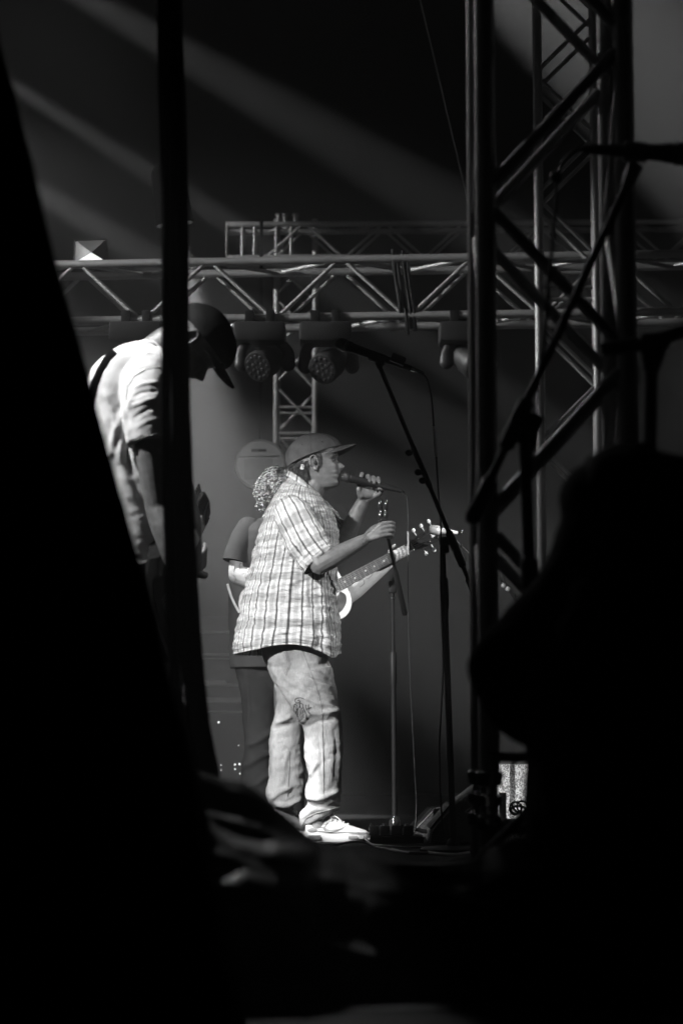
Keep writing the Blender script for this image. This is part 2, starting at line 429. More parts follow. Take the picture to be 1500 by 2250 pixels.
# near tower at stage edge, silhouette
Yn = 5.3; a = at(1068, 785, Yn); b = at(1377, 785, Yn); wn = (b - a).length
zb = .30
tn, Cn = truss('tall aluminium truss tower beside the crouching crew member in black', (a.x, Yn, zb), (0, 0, 1), 3.2, wn, .33, (1, 0, 0), (0, 1, 0),
               zof(1068, 785, Yn) - zb, .39, ((0, 1, 1), (3, 2, 1), (0, 3, 0), (1, 2, 0)), group=None, bme=BRF_ME, stops=((-.1, .12),))
for c in Cn:   # conical couplers and foot section
    for dz in (0, ):
        prof = [(0, .02), (.0, .03), (.012, .033), (.03, .03), (.034, .022), (.05, .022), (.054, .032), (.078, .032), (.082, .02), (.098, .02), (.102, .03), (.13, .033), (.135, .026)]
        obj('coupler', lathe(prof, (c.x, c.y, zb - .10), (0, 0, 1), 16), CHROME, tn)
    member('chord', CH_ME, (c.x, c.y, .012), (c.x, c.y, zb - .09), tn)
for i in range(4):
    p, q = Cn[i], Cn[(i + 1) % 4]; zc = zof(1130, 1664, Yn)
    member('crossbar', BRF_ME, (p.x, p.y, zc + .21), (q.x, q.y, zc + .21), tn)
    obj('crossbar', tube([(p.x, p.y, .20), (q.x, q.y, .20)], .0125, 12), BLACK, tn)
obj('base_plate', box(((Cn[0].x + Cn[1].x) / 2, Yn + .165, .008), (wn + .2, .55, .012), bev=.002), BLACK, tn)
obj('brace_plate', box(((Cn[0].x + Cn[1].x) / 2, Yn - .03, zc + .0), (wn, .012, .022), bev=.002), BLACK, tn)

# second tower upstage right
Yt = 12.4; a = at(1183, 600, Yt); b = at(1309, 600, Yt); wt = (b - a).length
t2, C2 = truss('slender aluminium truss tower standing behind the larger near tower', (a.x, Yt, .02), (0, 0, 1), 5.6, wt, .33, (1, 0, 0), (a.x + wt / 2, Yt, 0),
               zof(1183, 430, Yt) - .02, .35, ((0, 1, 0), (3, 2, 0), (0, 3, 1), (1, 2, 1)),
               stops=((zof(1183, 655, Yt) - .02, zof(1183, 572, Yt) - .02),), cross=(zof(1183, 573, Yt) - .02, zof(1183, 632, Yt) - .02))
# horizontal lighting truss
Yh = 13.0; a = at(60, 707, Yh + .10); b = at(1400, 686, Yh - .16); dx = (b - a); L = dx.length
wv = (at(600, 575, Yh) - at(600, 700, Yh)).length
t3, C3 = truss('horizontal aluminium lighting truss carrying the moving lights', a - dx.normalized() * 2.2, dx, L + 4.0, wv, .33, (0, 0, 1), (0, 1, 0),
               2.2 + (at(310, 700, Yh) - a).length, .388, ((0, 1, 0), (3, 2, 0), (1, 2, 1), (0, 3, 0)))
for x in (237, 870, 905):
    pass
# rear tower and rear crossing truss
Yr = 18.6; a = at(607, 700, Yr); b = at(692, 700, Yr); wr = (b - a).length
t4, C4 = truss('far truss tower rising behind the horizontal lighting truss', (a.x, Yr, .02), (0, 0, 1), zof(607, 487, Yr), wr, .33, (1, 0, 0), (0, 1, 0),
               zof(607, 845, Yr) - .02, .37, ((0, 1, 0), (3, 2, 1), (0, 3, 0), (1, 2, 1)), cross=(zof(607, 895, Yr) - .02, zof(607, 952, Yr) - .02, zof(607, 565, Yr) - .02))
a = at(500, 567, Yr - .3); b = at(1500, 560, Yr - .3)
t5, C5 = truss('dim rear truss with short upright bars above the lighting truss', a, b - a, (b - a).length + 1.5, .28, .28, (0, 0, 1), (0, 1, 0), .3, .33,
               ((0, 1, 0), (3, 2, 0), (0, 3, 0), (1, 2, 1)), cross=(.12, .22, .4, .52))
obj('end_plate', box(a + V((-.01, .14, .14)), (.012, .33, .33), bev=.002), ALU, t5)
for dx_ in (.42, .47, .56):
    obj('pipe_clamp', lathe([(0, .02), (.05, .02), (.052, .03), (.07, .03)], a + V((dx_, 0, .30)), (0, 0, 1), 10), ALU, t5)

# drape of dark cable straps over the lighting truss
st = thing('cable_drop', 'bundle of dark cables hanging over the lighting truss', 'cables')
for k, (x0, x1, y0, y1) in enumerate(((862, 880, 548, 705), (884, 903, 552, 722), (872, 895, 560, 735), (893, 912, 556, 728))):
    pts = [at(x0, y0, Yh - .05), at(x0 + 2, y0 + 30, Yh - .07), at((x0 + x1) / 2, (y0 + y1) / 2, Yh - .06), at(x1 - 3, y1 - 40, Yh - .08), at(x1, y1, Yh - .06)]
    obj('cable', tube(pts, .011, 8, sub=5), BLACKPL, st)
# fine rigging lines high up
for (x0, y0, x1, y1, Y) in ((925, 40, 1035, 470, 16), (1035, -20, 1120, 700, 15.5), (870, 90, 880, 560, 17)):
    pass
tag(obj('rigging_line', tube([at(918, -20, 16), at(1036, 480, 16)], .003, 6), PALEPL), 'thin pale rigging line slanting down behind the near tower', 'rigging line')

# ------------------------------------------------------------------ moving lights under the truss
def moving_light(px, Y, label, head_px, aim, group):
    t = thing('moving_light', label, 'stage light', group)
    z = zof(px, 703, Y); x = at(px, 703, Y).x
    obj('clamp', box((x - .02, Y, z + .01), (.055, .07, .085), bev=.006), BLACKPL, t)
    obj('clamp', box((x + .10, Y, z + .01), (.05, .07, .085), bev=.006), BLACKPL, t)
    obj('base', box((x + .04, Y, z - .085), (.30, .24, .115), bev=.02), GREYPL, t)
    hc = at(head_px[0], head_px[1], Y); hc.y = Y
    ax = V(aim).normalized()
    for s in (-1, 1):
        xx = hc.x + s * .135
        obj('yoke_arm', tube([(xx * .7 + (x + .04) * .3, Y, z - .13), (xx, Y, z - .19), (xx, Y, hc.z - .01)], [.03, .03, .042], 12, ell=.6, sub=4, round_ends=True, up=(1, 0, 0)), GREYPL, t)
    hd = obj('head', lathe([(-.13, .02), (-.13, .055), (-.11, .072), (-.03, .088), (.05, .092), (.075, .092), (.085, .085), (.085, .01)], hc, ax, 28), GREYPL, t)
    obj('lens_plate', lathe([(.0, .001), (.0, .082), (.004, .082), (.004, .001)], hc + ax * .083, ax, 28), mat('smoked_lens', .015, .4, var=0), hd)
    F = frame(ax, (0, 0, 1)); dots = []
    for ring, nn in ((0, 1), (.032, 6), (.064, 12)):
        for k in range(nn):
            an = 2 * math.pi * k / nn; c = hc + ax * .087 + F @ V((0, ring * math.cos(an), ring * math.sin(an)))
            dots.append(ellipsoid(c, (.005, .011, .011), F, 10, 6))
    obj('lens_dots', join(*dots), LEDDIM, hd)
    return t
G = 'moving lights under the lighting truss'
moving_light(556, 12.98, 'moving light with dotted round lens hanging beside the black cap of the bowed guitarist', (582, 797), (-.45, -.75, -.42), G)
moving_light(700, 12.96, 'moving light with dotted round lens hanging above the singer beside the raised microphone', (722, 802), (-.4, -.75, -.42), G)
moving_light(1005, 12.92, 'moving light half hidden behind the near truss tower', (1032, 792), (.5, -.6, -.5), G)
moving_light(285, 13.05, 'moving light hidden behind the bowed guitarist in white', (318, 800), (-.5, -.7, -.4), G)

# square flood with a pyramid reflector standing on the truss
fl = thing('flood_light', 'small square flood light with lit pyramid facet above the lighting truss', 'flood light')
c0 = at(201, 577, 13.2); s = .19; apex = at(201, 555, 13.12)
cr = [at(163, 578, 13.2), at(237, 577, 13.2), at(233, 526, 13.2), at(166, 528, 13.2)]
for i in range(4):
    p, q = cr[i], cr[(i + 1) % 4]
    back = [V((k.x, k.y + .03, k.z)) for k in (p, q, apex)]
    obj('facet', ([tuple(p), tuple(q), tuple(apex)] + [tuple(k) for k in back], [(0, 1, 2), (5, 4, 3), (0, 3, 4, 1), (1, 4, 5, 2), (2, 5, 3, 0)]),
        mat('flood_facet_lit', .8, .4, var=0, emit=.9) if i == 0 else mat('flood_facet', .16, .5, var=0), fl, smooth=False)  # lower facet made paler and glowing to look lit
for i in range(4):
    obj('rim', tube([cr[i], cr[(i + 1) % 4]], .006, 8), GREYPL, fl)
obj('bracket', box(c0 + V((0, .03, -.015)), (.03, .05, .05), bev=.004), BLACKPL, fl)

# big round disc, faint glow added to brighten it, hung far behind, glimpsed through the fog
rl = thing('pale_disc', 'large pale round disc with added glow behind the curly haired guitarist', 'lamp')
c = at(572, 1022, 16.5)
obj('drum_shell', lathe([(0, .02), (0, .17), (.012, .183), (.10, .183), (.11, .17), (.11, .02)], c + V((0, -.02, 0)), (0, 1, 0), 48), mat('pale_drum_shell', .38, .6, emit=.04), rl)  # faint emission only lifts the pale shell
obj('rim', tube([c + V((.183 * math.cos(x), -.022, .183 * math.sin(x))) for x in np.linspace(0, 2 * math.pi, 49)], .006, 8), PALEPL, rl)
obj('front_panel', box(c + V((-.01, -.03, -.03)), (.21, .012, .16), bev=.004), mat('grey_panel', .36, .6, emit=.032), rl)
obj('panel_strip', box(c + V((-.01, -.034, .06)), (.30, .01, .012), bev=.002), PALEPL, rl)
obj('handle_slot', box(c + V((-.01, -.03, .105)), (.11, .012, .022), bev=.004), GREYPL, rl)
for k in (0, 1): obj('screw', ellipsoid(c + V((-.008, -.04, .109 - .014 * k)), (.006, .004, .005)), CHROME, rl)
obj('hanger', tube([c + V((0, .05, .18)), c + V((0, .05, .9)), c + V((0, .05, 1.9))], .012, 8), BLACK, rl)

# rack case with rails, left rear
rk = thing('rack_case', 'tall dark rack case with pale metal rails behind the hanging strips', 'rack case')
Yk = 15.5
x0 = at(380, 1500, Yk).x; x1 = at(600, 1500, Yk).x
obj('case_body', box(((x0 + x1) / 2, Yk + .33, .66), (x1 - x0, .6, 1.32), bev=.01), mat('dark_laminate', .03, .5), rk)
for (ya, yb, m) in ((1386, 1391, ALU), (1436, 1441, ALU), (1446, 1449, ALU), (1501, 1507, PALEPL), (1532, 1544, PALEPL), (1562, 1566, ALU)):
    za, z2 = zof(500, ya, Yk), zof(500, yb, Yk)
    obj('rail', box(((x0 + x1) / 2, Yk + .015, (za + z2) / 2), (x1 - x0 + .02, .05, za - z2), bev=.003), m, rk)
pp = [at(400, 1495, Yk), at(494, 1495, Yk), at(503, 1505, Yk), at(400, 1505, Yk)]
obj('slanted_lid', ([tuple(p + V((0, -.03, 0))) for p in pp] + [tuple(p + V((0, .05, 0))) for p in pp], [(0, 1, 2, 3), (7, 6, 5, 4), (0, 4, 5, 1), (1, 5, 6, 2), (2, 6, 7, 3), (3, 7, 4, 0)]), PALEPL, rk, smooth=False)
for (x, y, r) in ((480, 1587, .007), (516, 1680, .006), (526, 1679, .007), (516, 1690, .005), (527, 1700, .005), (485, 1681, .004), (485, 1692, .004), (524, 1638, .003)):
    p = at(x, y, Yk); obj('indicator', ellipsoid(p + V((0, .025, 0)), (r, .008, r), None, 10, 6), LED, rk)

# ------------------------------------------------------------------ lamp housings with their own light
def stage_lamp(label, pos, aim, watts, cone, blend, r, name='stage_lamp'):
    t = thing(name, label, 'stage light', 'stage lamps throwing the beams')
    p = V(pos); d = (V(aim) - p).normalized()
    obj('housing', lathe([(-.34, .02), (-.34, .075), (-.30, .10), (-.06, .115), (.0, .12), (.03, .12), (.03, .11), (-.02, .105), (-.02, .01)], p - d * .05, d, 24), BLACKPL, t)
    obj('lens', lathe([(0, .001), (0, .10), (.008, .08), (.012, .001)], p - d * .065, d, 24), LAMPLENS, t)
    F = frame(d, (0, 0, 1)); c = p - d * .2
    side = F @ V((0, 0, 1)); upv = V((0, 0, 1))
    obj('yoke', tube([c + side * .13, c + side * .14 + upv * .12, c + upv * .24, c - side * .14 + upv * .12, c - side * .13], .012, 8, sub=6), BLACK, t)
    obj('clamp', box(c + upv * .29, (.05, .06, .1), bev=.006), BLACK, t)
    l = bpy.data.lights.new('lamp', 'SPOT'); l.energy = watts; l.spot_size = rad(cone); l.spot_blend = blend; l.shadow_soft_size = r
    lo = bpy.data.objects.new('lamp', l); COL.objects.link(lo); lo.location = p
    lo.rotation_mode = 'QUATERNION'; lo.rotation_quaternion = V((0, 0, -1)).rotation_difference(d); lo.parent = t
    return t
LAMP_LABELS = {'key': 'black stage lamp lighting the singer from the left truss', 'key2': 'black stage lamp lighting the back of the bowed guitarist',
               'foot': 'narrow black stage lamp aimed at the white sneakers', 'guitar': 'overhead black stage lamp aimed at the acoustic guitar', 'hair': 'narrow added black stage lamp lighting the curly haired guitarist from behind', 'hidden_fill': 'added black stage lamp hidden behind the fabric strips to brighten the fog', 'front': 'black stage lamp lighting the singer from the audience side', 'front_fill': 'added black stage lamp lighting the bowed guitarist from the audience side', 'gear': 'narrow added black stage lamp aimed at the amplifier grille', 'truss': 'added black stage lamp raking along the lighting truss', 'rear': 'added black stage lamp lighting the far truss tower', 'wash': 'added black stage lamp grazing the sheeting at the stage edge', 'tower': 'added black stage lamp raking the near truss tower', 'rim': 'black stage lamp raking across the truss towers', 'back': 'wide black stage lamp filling the fog behind the band'}
for nm, pos, aim, wt_, cone, bl, r in STAGE_LAMPS: stage_lamp(LAMP_LABELS[nm], pos, aim, wt_, cone, bl, r)
for k, (sx, sy, axp, ayp, Y, Wt, cone, lab) in enumerate((
        (-260, -264, 750, 320, 14.5, 4600, 6.2, 'beam lamp throwing the highest shaft of light across the rear'),
        (-330, -40, 400, 425, 14.8, 9000, 3.6, 'beam lamp throwing the middle shaft of light across the rear'),
        (-260, 210, 330, 570, 14.0, 4600, 7, 'beam lamp throwing the low broad shaft of light over the truss'),
        (400, -700, 1500, 185, 14.2, 9500, 20, 'beam lamp throwing the broad shaft of light above the near tower'))):
    stage_lamp(lab, at(sx, sy, Y), at(axp, ayp, Y + .4), Wt, cone, .35, .04, 'beam_lamp')

# ================================================================== people
def head_shape():
    T = np.array([(-.108, .062, .015, .018), (-.102, .086, -.004, .034), (-.088, .098, -.028, .046), (-.072, .0945, -.046, .054), (-.060, .1005, -.053, .058), (-.052, .0965, -.056, .060),
                  (-.043, .1035, -.060, .062), (-.032, .099, -.066, .065), (-.018, .098, -.076, .069), (0, .096, -.088, .072), (.012, .094, -.094, .073), (.03, .1015, -.099, .075),
                  (.06, .097, -.101, .077), (.085, .082, -.094, .072), (.105, .055, -.075, .056), (.118, .02, -.045, .033), (.124, -.002, -.02, .012)])
    zs = np.linspace(-.108, .124, 70); n = 72; rings = []
    for z in zs:
        xf, xb, w_ = (np.interp(z, T[:, 0], T[:, i]) for i in (1, 2, 3)); xm = xb + (xf - xb) * .42; r = []
        for k in range(n):
            a = 2 * math.pi * k / n; c, s = math.cos(a), math.sin(a)
            x = xm + (xf - xm) * (abs(c) ** .85) if c > 0 else xm - (xm - xb) * abs(c) ** .9
            y = w_ * (1 if s > 0 else -1) * abs(s) ** (.92 if c > 0 else .85)
            if c > 0:
                npf = np.interp(z, [-.038, -.031, -.019, -.010, .014], [0, .016, .030, .022, .0])
                nw = np.interp(z, [-.038, -.022, .014], [.016, .014, .008])
                x += npf * math.exp(-(y / nw) ** 2)
                x -= .011 * math.exp(-((abs(y) - .031) / .013) ** 2 - ((z - .010) / .010) ** 2)
                x += .004 * math.exp(-((abs(y) - .030) / .008) ** 2 - ((z - .009) / .006) ** 2)
                x += .004 * math.exp(-((abs(y) - .045) / .02) ** 2 - ((z + .018) / .016) ** 2)
                x -= .006 * math.exp(-(y / .022) ** 2 - ((z + .0515) / .0022) ** 2)
            r.append((x, y, z))
        rings.append(r)
    parts = [loft(rings)]
    for s in (-1, 1):
        M = Matrix.Rotation(s * rad(-22), 3, 'Z')
        for q in range(14):   # ear helix
            pass
        hel = [(.004 + .017 * math.cos(t) - .006, s * (.080 + .006 * math.sin(t * .5)), .002 + .030 * math.sin(t)) for t in np.linspace(-1.9, 3.6, 22)]
        parts.append(tube(hel, [.0045] * 18 + [.004] * 4, 8, round_ends=True))
        parts.append(ellipsoid((-.004, s * .075, .001), (.013, .006, .026), M))
        parts.append(ellipsoid((.003, s * .077, -.026), (.008, .006, .009), M))
        parts.append(ellipsoid((.014, s * .075, .0), (.005, .006, .007), M))
    return join(*parts)
HEAD = head_shape()
def head_matrix(origin, fwd, upv=(0, 0, 1), scale=1.0):
    x = V(fwd).normalized(); y = V(upv).cross(x).normalized(); z = x.cross(y)
    R = Matrix((x, y, z)).transposed().to_4x4()
    return Matrix.Translation(origin) @ R @ Matrix.Scale(scale, 4)
def cap_shapes(zf=.060, zb=.004, dent=.004, blen=.072, ax=.118, ay=.093, az=.100, cz=.036):
    rings = []; n = 64
    for i in range(22):
        t = i / 21; r = []
        for k in range(n):
            a = 2 * math.pi * k / n; zr = zb + (zf - zb) * (.5 + .5 * math.cos(a)) ** .9
            ph0 = math.asin((zr - cz) / az); ph = ph0 + (math.pi / 2 * .995 - ph0) * t
            d = 1 + dent * 8 * noise.noise(V((math.cos(a) * 2, math.sin(a) * 2, ph * 2.2))) * min(t * 3, 1) + (.006 if k % (n // 6) == 0 else 0)
            bx = .018 * max(0, math.cos(a)) ** 4 * math.sin(max(ph, 0)) * math.cos(ph) * 2
            r.append((-.003 + (ax * math.cos(ph) * d + bx) * math.cos(a), ay * math.cos(ph) * d * math.sin(a), cz + az * math.sin(ph) * d))
        rings.append(r)
    crown = loft(rings, cap=False)
    inner = [[(x * .965, y * .965, z) for x, y, z in r] for r in rings[:2]]
    crown = join(crown, loft([rings[0], inner[0], [(x * .93, y * .93, z + .01) for x, y, z in rings[0]]], cap=False))
    top, bot = [], []; nu, nv = 25, 10
    for j in range(nv):
        s = j / (nv - 1)
        for i in range(nu):
            a = rad(-62 + 124 * i / (nu - 1)); y0 = ay * 1.0 * math.sin(a); x0 = (ax - .006) * math.cos(a)
            ext = blen * s * math.cos(a * .9) ** .55
            x = x0 + ext; y = y0 * (1 - .10 * s)
            z = zf - .005 + .006 * s - .030 * (y / .08) ** 2 - .004 * s * s
            top.append((x, y, z + .0025)); bot.append((x, y, z - .0025))
    f = []
    for j in range(nv - 1):
        for i in range(nu - 1):
            q = j * nu + i; f.append((q, q + 1, q + nu + 1, q + nu)); m = nu * nv; f.append((m + q, m + q + nu, m + q + nu + 1, m + q + 1))
    m = nu * nv
    edge = [i for i in range(nu)] + [(j + 1) * nu - 1 for j in range(1, nv)] + [(nv - 1) * nu + i for i in range(nu - 2, -1, -1)] + [j * nu for j in range(nv - 2, 0, -1)]
    for k in range(len(edge)):
        a_, b_ = edge[k], edge[(k + 1) % len(edge)]; f.append((a_, m + a_, m + b_, b_))
    return crown, (top + bot, f)
def hand(wrist, chains, thumb, rw=.024, rf=.0094, thr=.0105):
    w_ = V(wrist); out = []
    for c in chains:
        c = [V(p) for p in c]
        out.append(tube([w_.lerp(c[0], .0), w_.lerp(c[0], .55), c[0]], [rw * .62, .0135, .0115], 10))
        out.append(tube(c, [rf * 1.12] + [rf] * (len(c) - 2) + [rf * .82], 10, sub=3, round_ends=True))
    t = [V(p) for p in thumb]
    out.append(tube([w_.lerp(t[0], .3)] + t, [.016, .013] + [thr] * (len(t) - 2) + [thr * .85], 10, sub=3, round_ends=True))
    out.append(ellipsoid(w_, (rw, rw, rw)))
    return out
def add_head(parts, M): parts.append(xform(HEAD, M))
def px3(lst): return [at(*p) for p in lst]

# ------------------------------------------------------------------ the singer
S = thing('person', 'person in light checked shirt, grey cap and pale jeans singing into a microphone', 'person')
HM = head_matrix(at(692, 1022, 10.0), (math.cos(rad(6)), -.03, math.sin(rad(6))), (0, 0, 1), 1.05)
sp = []
add_head(sp, HM)
sp.append(tube(px3([(700, 1040, 10.0), (688, 1068, 10.0), (670, 1098, 10.0), (655, 1140, 10.0)]), [.054, .056, .062, .075], 20, sub=3))
sp.append(tube(px3([(655, 1125, 10.0), (645, 1180, 10.0), (640, 1260, 10.0), (645, 1340, 10.0), (650, 1430, 10.0)]), [.09, .12, .115, .115, .12], 20, sub=3))
sp.append(tube(px3([(655, 1132, 9.90), (660, 1135, 9.80)]), [.06, .058], 14))
# near (right) arm to the stand
EL = at(702, 1240, 9.70); WR = at(799, 1187, 9.705)
sp.append(tube([at(655, 1138, 9.80), at(678, 1190, 9.74), EL], [.056, .050, .044], 16, sub=4, round_ends=True))
sp.append(tube([EL, EL.lerp(WR, .25), EL.lerp(WR, .6), WR], [.044, .046, .036, .027], 16, sub=4, round_ends=True))
ys = (1149, 1158, 1167, 1176)
ch = []
for k, y in enumerate(ys):
    o = (0, 1, 0, -3)[k]
    ch.append(px3([(838 + o, y + 2, 9.690), (855 + o, y - 1, 9.696), (864 + o, y + 1, 9.722), (860 + o, y + 3, 9.752), (850 + o, y + 4, 9.758)]))
sp += hand(WR, ch, px3([(818, 1162, 9.735), (836, 1153, 9.765), (850, 1150, 9.775)]))
# far (left) arm to the microphone
EL2 = at(742, 1216, 10.19); WR2 = at(797, 1102, 10.09)
sp.append(tube([at(678, 1138, 10.2), at(712, 1180, 10.2), EL2], [.056, .050, .044], 16, sub=4, round_ends=True))
sp.append(tube([EL2, EL2.lerp(WR2, .25), EL2.lerp(WR2, .65), WR2], [.044, .046, .037, .028], 16, sub=4, round_ends=True))
ch = [px3([(802, 1073, 10.045), (806, 1052, 10.045), (809, 1045, 10.005), (811, 1058, 9.975)]),
      px3([(813, 1075, 10.045), (817, 1055, 10.04), (820, 1049, 10.00), (822, 1061, 9.972)]),
      px3([(823, 1078, 10.045), (828, 1058, 10.035), (831, 1051, 9.998), (833, 1061, 9.972)]),
      px3([(830, 1086, 10.04), (838, 1082, 10.02), (838, 1077, 9.99), (832, 1074, 9.974)])]
sp += hand(WR2, ch, px3([(788, 1076, 10.03), (790, 1058, 10.045), (795, 1041, 10.045)]))
sp.append(ellipsoid(at(807, 1081, 10.05), (.040, .018, .030))); sp.append(ellipsoid(at(795, 1080, 10.045), (.022, .017, .030)))
# legs inside the jeans
sp.append(tube(px3([(650, 1430, 9.93), (690, 1530, 9.9), (708, 1600, 9.88), (708, 1690, 9.88), (708, 1788, 9.86)]), [.085, .075, .055, .05, .035], 14, sub=3))
sp.append(tube(px3([(645, 1430, 10.08), (638, 1530, 10.12), (632, 1620, 10.14), (628, 1700, 10.15), (625, 1780, 10.16)]), [.085, .075, .055, .05, .035], 14, sub=3))
sp.append(tube(px3([(704, 1792, 9.86), (715, 1812, 9.86), (770, 1826, 9.85)]), [.036, .034, .022], 12, round_ends=True))
sp.append(tube(px3([(622, 1785, 10.16), (634, 1800, 10.16), (662, 1815, 10.15)]), [.036, .034, .022], 12, round_ends=True))
body = meshobj('body', union(sp, .0034, 3), SKIN, S, angle=180)
bb = bvh_of(body)
# black in-ear monitor and its clear tape
e0 = HM @ V((.006, -.083, -.002))
obj('earpiece', ellipsoid(e0, (.008, .006, .010)), BLACKPL, S)
tp = HM @ V((-.052, -.074, -.012))
obj('tape_patch', box(tp, (.014, .003, .022), Matrix.Rotation(rad(15), 3, 'Y'), bev=.001), TAPE, S)
# eye and brow; brim shade is put into the dark eye colour
for s in (-1, 1):
    obj('eye', ellipsoid(HM @ V((.0795, s * .031, .010)), (.0105, .0105, .0105)), mat('shade_painted_eye', .05, .7, var=0), S)
    obj('eyebrow', tube([HM @ V((.098, s * .014, .026)), HM @ V((.096, s * .032, .030)), HM @ V((.084, s * .048, .026))], [.002, .003, .0015], 8, sub=4), HAIRB, S)
# hair under the cap: fine strands round nape and temple
def hair_strands(M, spots, m, parent, r=.0016, ln=.03, curl=.004, seed=1):
    rnd = random.Random(seed); parts = []
    for (x, y, z, nx, ny, nz_) in spots:
        p = V((x, y, z)); d = V((nx, ny, nz_)).normalized(); pts = []; ph = rnd.random() * 6.28; L_ = ln * rnd.uniform(.6, 1.2)
        a = d.cross(V((0, 0, 1))); a = a.normalized() if a.length > .01 else V((1, 0, 0)); b_ = d.cross(a)
        for k in range(8):
            t = k / 7; q = p + d * (L_ * t) + V((0, 0, -1)) * (L_ * .5 * t * t) + (a * math.cos(ph + t * 9) + b_ * math.sin(ph + t * 9)) * curl * t
            pts.append(M @ q)
        parts.append(tube(pts, [r] * 6 + [r * .7, r * .3], 4))
    o = obj('hair', join(*parts), m, parent); o['kind'] = 'stuff'; return o
rnd = random.Random(3); spots = []
for k in range(520):
    a = rad(rnd.uniform(95, 265)); zz = rnd.uniform(-.052, .022)
    rx, ry = .094 - max(0, -zz) * .45, .071 - max(0, -zz) * .25
    if abs(math.cos(a)) < .25 and zz < -.01: continue
    spots.append((-.008 + rx * math.cos(a), ry * math.sin(a), zz, math.cos(a) * .6 - .2, math.sin(a) * .5, -.7))
for s in (-1, 1):
    for k in range(90):
        zz = rnd.uniform(.005, .05); x = rnd.uniform(.016, .032) ; spots.append((x, s * (.074 - max(0, x - .03) * .25), zz, -.5, s * .15, -.8))
hair_strands(HM, spots, HAIRB, S, ln=.022, curl=.006)
crown, brim = cap_shapes(zf=.066, zb=.008, dent=.003, ax=.119, ay=.094, az=.101, cz=.034)
HC = HM @ Matrix.Rotation(rad(-2), 4, 'Y')
cap = obj('cap', xform(crown, HC), CAPGREY, S, angle=60)
obj('brim', xform(brim, HC), CAPGREY, cap)
obj('cap_button', ellipsoid(HC @ V((-.003, 0, .136)), (.006, .006, .003)), CAPGREY, cap)
for (x, y, z) in ((.045, -.075, .085), (-.04, -.079, .085), (-.088, -.052, .075)):
    obj('eyelet', ellipsoid(HC @ V((x, y, z)), (.003, .002, .003)), INK, cap)
for a_ in (-90, -30, 30, 90, 150, 210):
    a_ = rad(a_); pts = []
    for ph in np.linspace(.12, 1.5, 14):
        bx = .018 * max(0, math.cos(a_)) ** 4 * math.sin(ph) * math.cos(ph) * 2
        pts.append(HC @ V((-.003 + (.1195 * math.cos(ph) + bx) * math.cos(a_), .0945 * math.cos(ph) * math.sin(a_), .034 + .1015 * math.sin(ph))))
    obj('panel_seam', tube(pts, .0014, 6), mat('cap_seam', .05, .9, var=0), cap)
obj('strap', tube([HC @ V((-.104, -.03, .014)), HC @ V((-.108, 0, .012)), HC @ V((-.104, .03, .014))], .007, 8, ell=.3, sub=3), CAPGREY, cap)

# shirt
rows = [(516, 1436, 744, 1436, .215, 10.0), (518, 1412, 744, 1412, .21, 10.0), (526, 1368, 742, 1372, .20, 10.0), (536, 1320, 738, 1325, .195, 10.0), (545, 1280, 735, 1284, .19, 10.0),
        (553, 1248, 736, 1246, .19, 10.0), (561, 1214, 740, 1206, .195, 10.0), (568, 1182, 741, 1170, .205, 10.0), (578, 1146, 733, 1140, .215, 10.0), (590, 1118, 722, 1116, .215, 10.0),
        (604, 1092, 710, 1100, .17, 10.0), (618, 1070, 701, 1088, .115, 10.0), (632, 1054, 695, 1080, .082, 10.0), (638, 1048, 692, 1077, .074, 10.0)]
n_, nr = 200, 150
RG = sil_rings(rows, n_, nr, 2.25, seam=True)
ang = np.linspace(-math.pi / 2, 1.5 * math.pi, n_)
cen = RG.mean(axis=1, keepdims=True); out = RG - cen; out /= np.linalg.norm(out, axis=2, keepdims=True) + 1e-9
# hem: higher at side seam, lower at the front corner and the tail
hemw = np.clip(1 - np.linspace(0, 1, nr) / .22, 0, 1)[:, None] ** 1.5
near = np.exp(-((ang - rad(88)) / .55) ** 2) * .030 - np.exp(-((ang - rad(36)) / .30) ** 2) * .026 - np.exp(-((ang - rad(180)) / .6) ** 2) * .006
RG[:, :, 2] += hemw * near[None, :]
P = RG.reshape(-1, 3); O = out.reshape(-1, 3)
vv = np.repeat(np.linspace(0, 1, nr), n_)
D = .006 * nz3(P, (5, 5, 3), 1, 2) + .010 * (1 - np.abs(nz3(P, (9, 9, 2.2), 5, 2))) * (1 - vv) ** .7 + .0075 * nz3(P, (9, 9, 24), 9, 3) + .004 * (1 - 2 * np.abs(nz3(P, (16, 16, 34), 2, 2))) + .0022 * nz3(P, (30, 30, 70), 4, 2)
folds = [([(640, 1250), (628, 1340), (620, 1425)], .012, 0.0088), ([(668, 1262), (672, 1340), (690, 1420)], .011, 0.0083), ([(700, 1262), (706, 1340), (716, 1440)], .010, 0.0072),
         ([(600, 1180), (575, 1290), (560, 1400)], .014, 0.0077), ([(612, 1120), (600, 1170), (596, 1230)], .012, 0.0055), ([(625, 1130), (618, 1190), (622, 1240)], .010, -0.0055),
         ([(660, 1258), (600, 1290), (560, 1300)], .012, 0.0044), ([(655, 1275), (600, 1320), (548, 1335)], .012, 0.0039),
         ([(540, 1385), (600, 1395), (660, 1385)], .010, 0.0039), ([(575, 1355), (640, 1362), (700, 1350)], .010, 0.0033), ([(640, 1310), (680, 1330), (730, 1335)], .009, 0.0039)]
D += fold_disp(P, O, folds, 9.82)
P = P + O * D[:, None]
uvs = np.stack([np.tile((ang + math.pi / 2) / (2 * math.pi) * 1.34, nr), vv * .80], 1)
f = [(i * n_ + j, i * n_ + j + 1, (i + 1) * n_ + j + 1, (i + 1) * n_ + j) for i in range(nr - 1) for j in range(n_ - 1)]
shirt = obj('shirt', (P, f), PLAID, S, uvs=uvs, angle=180)
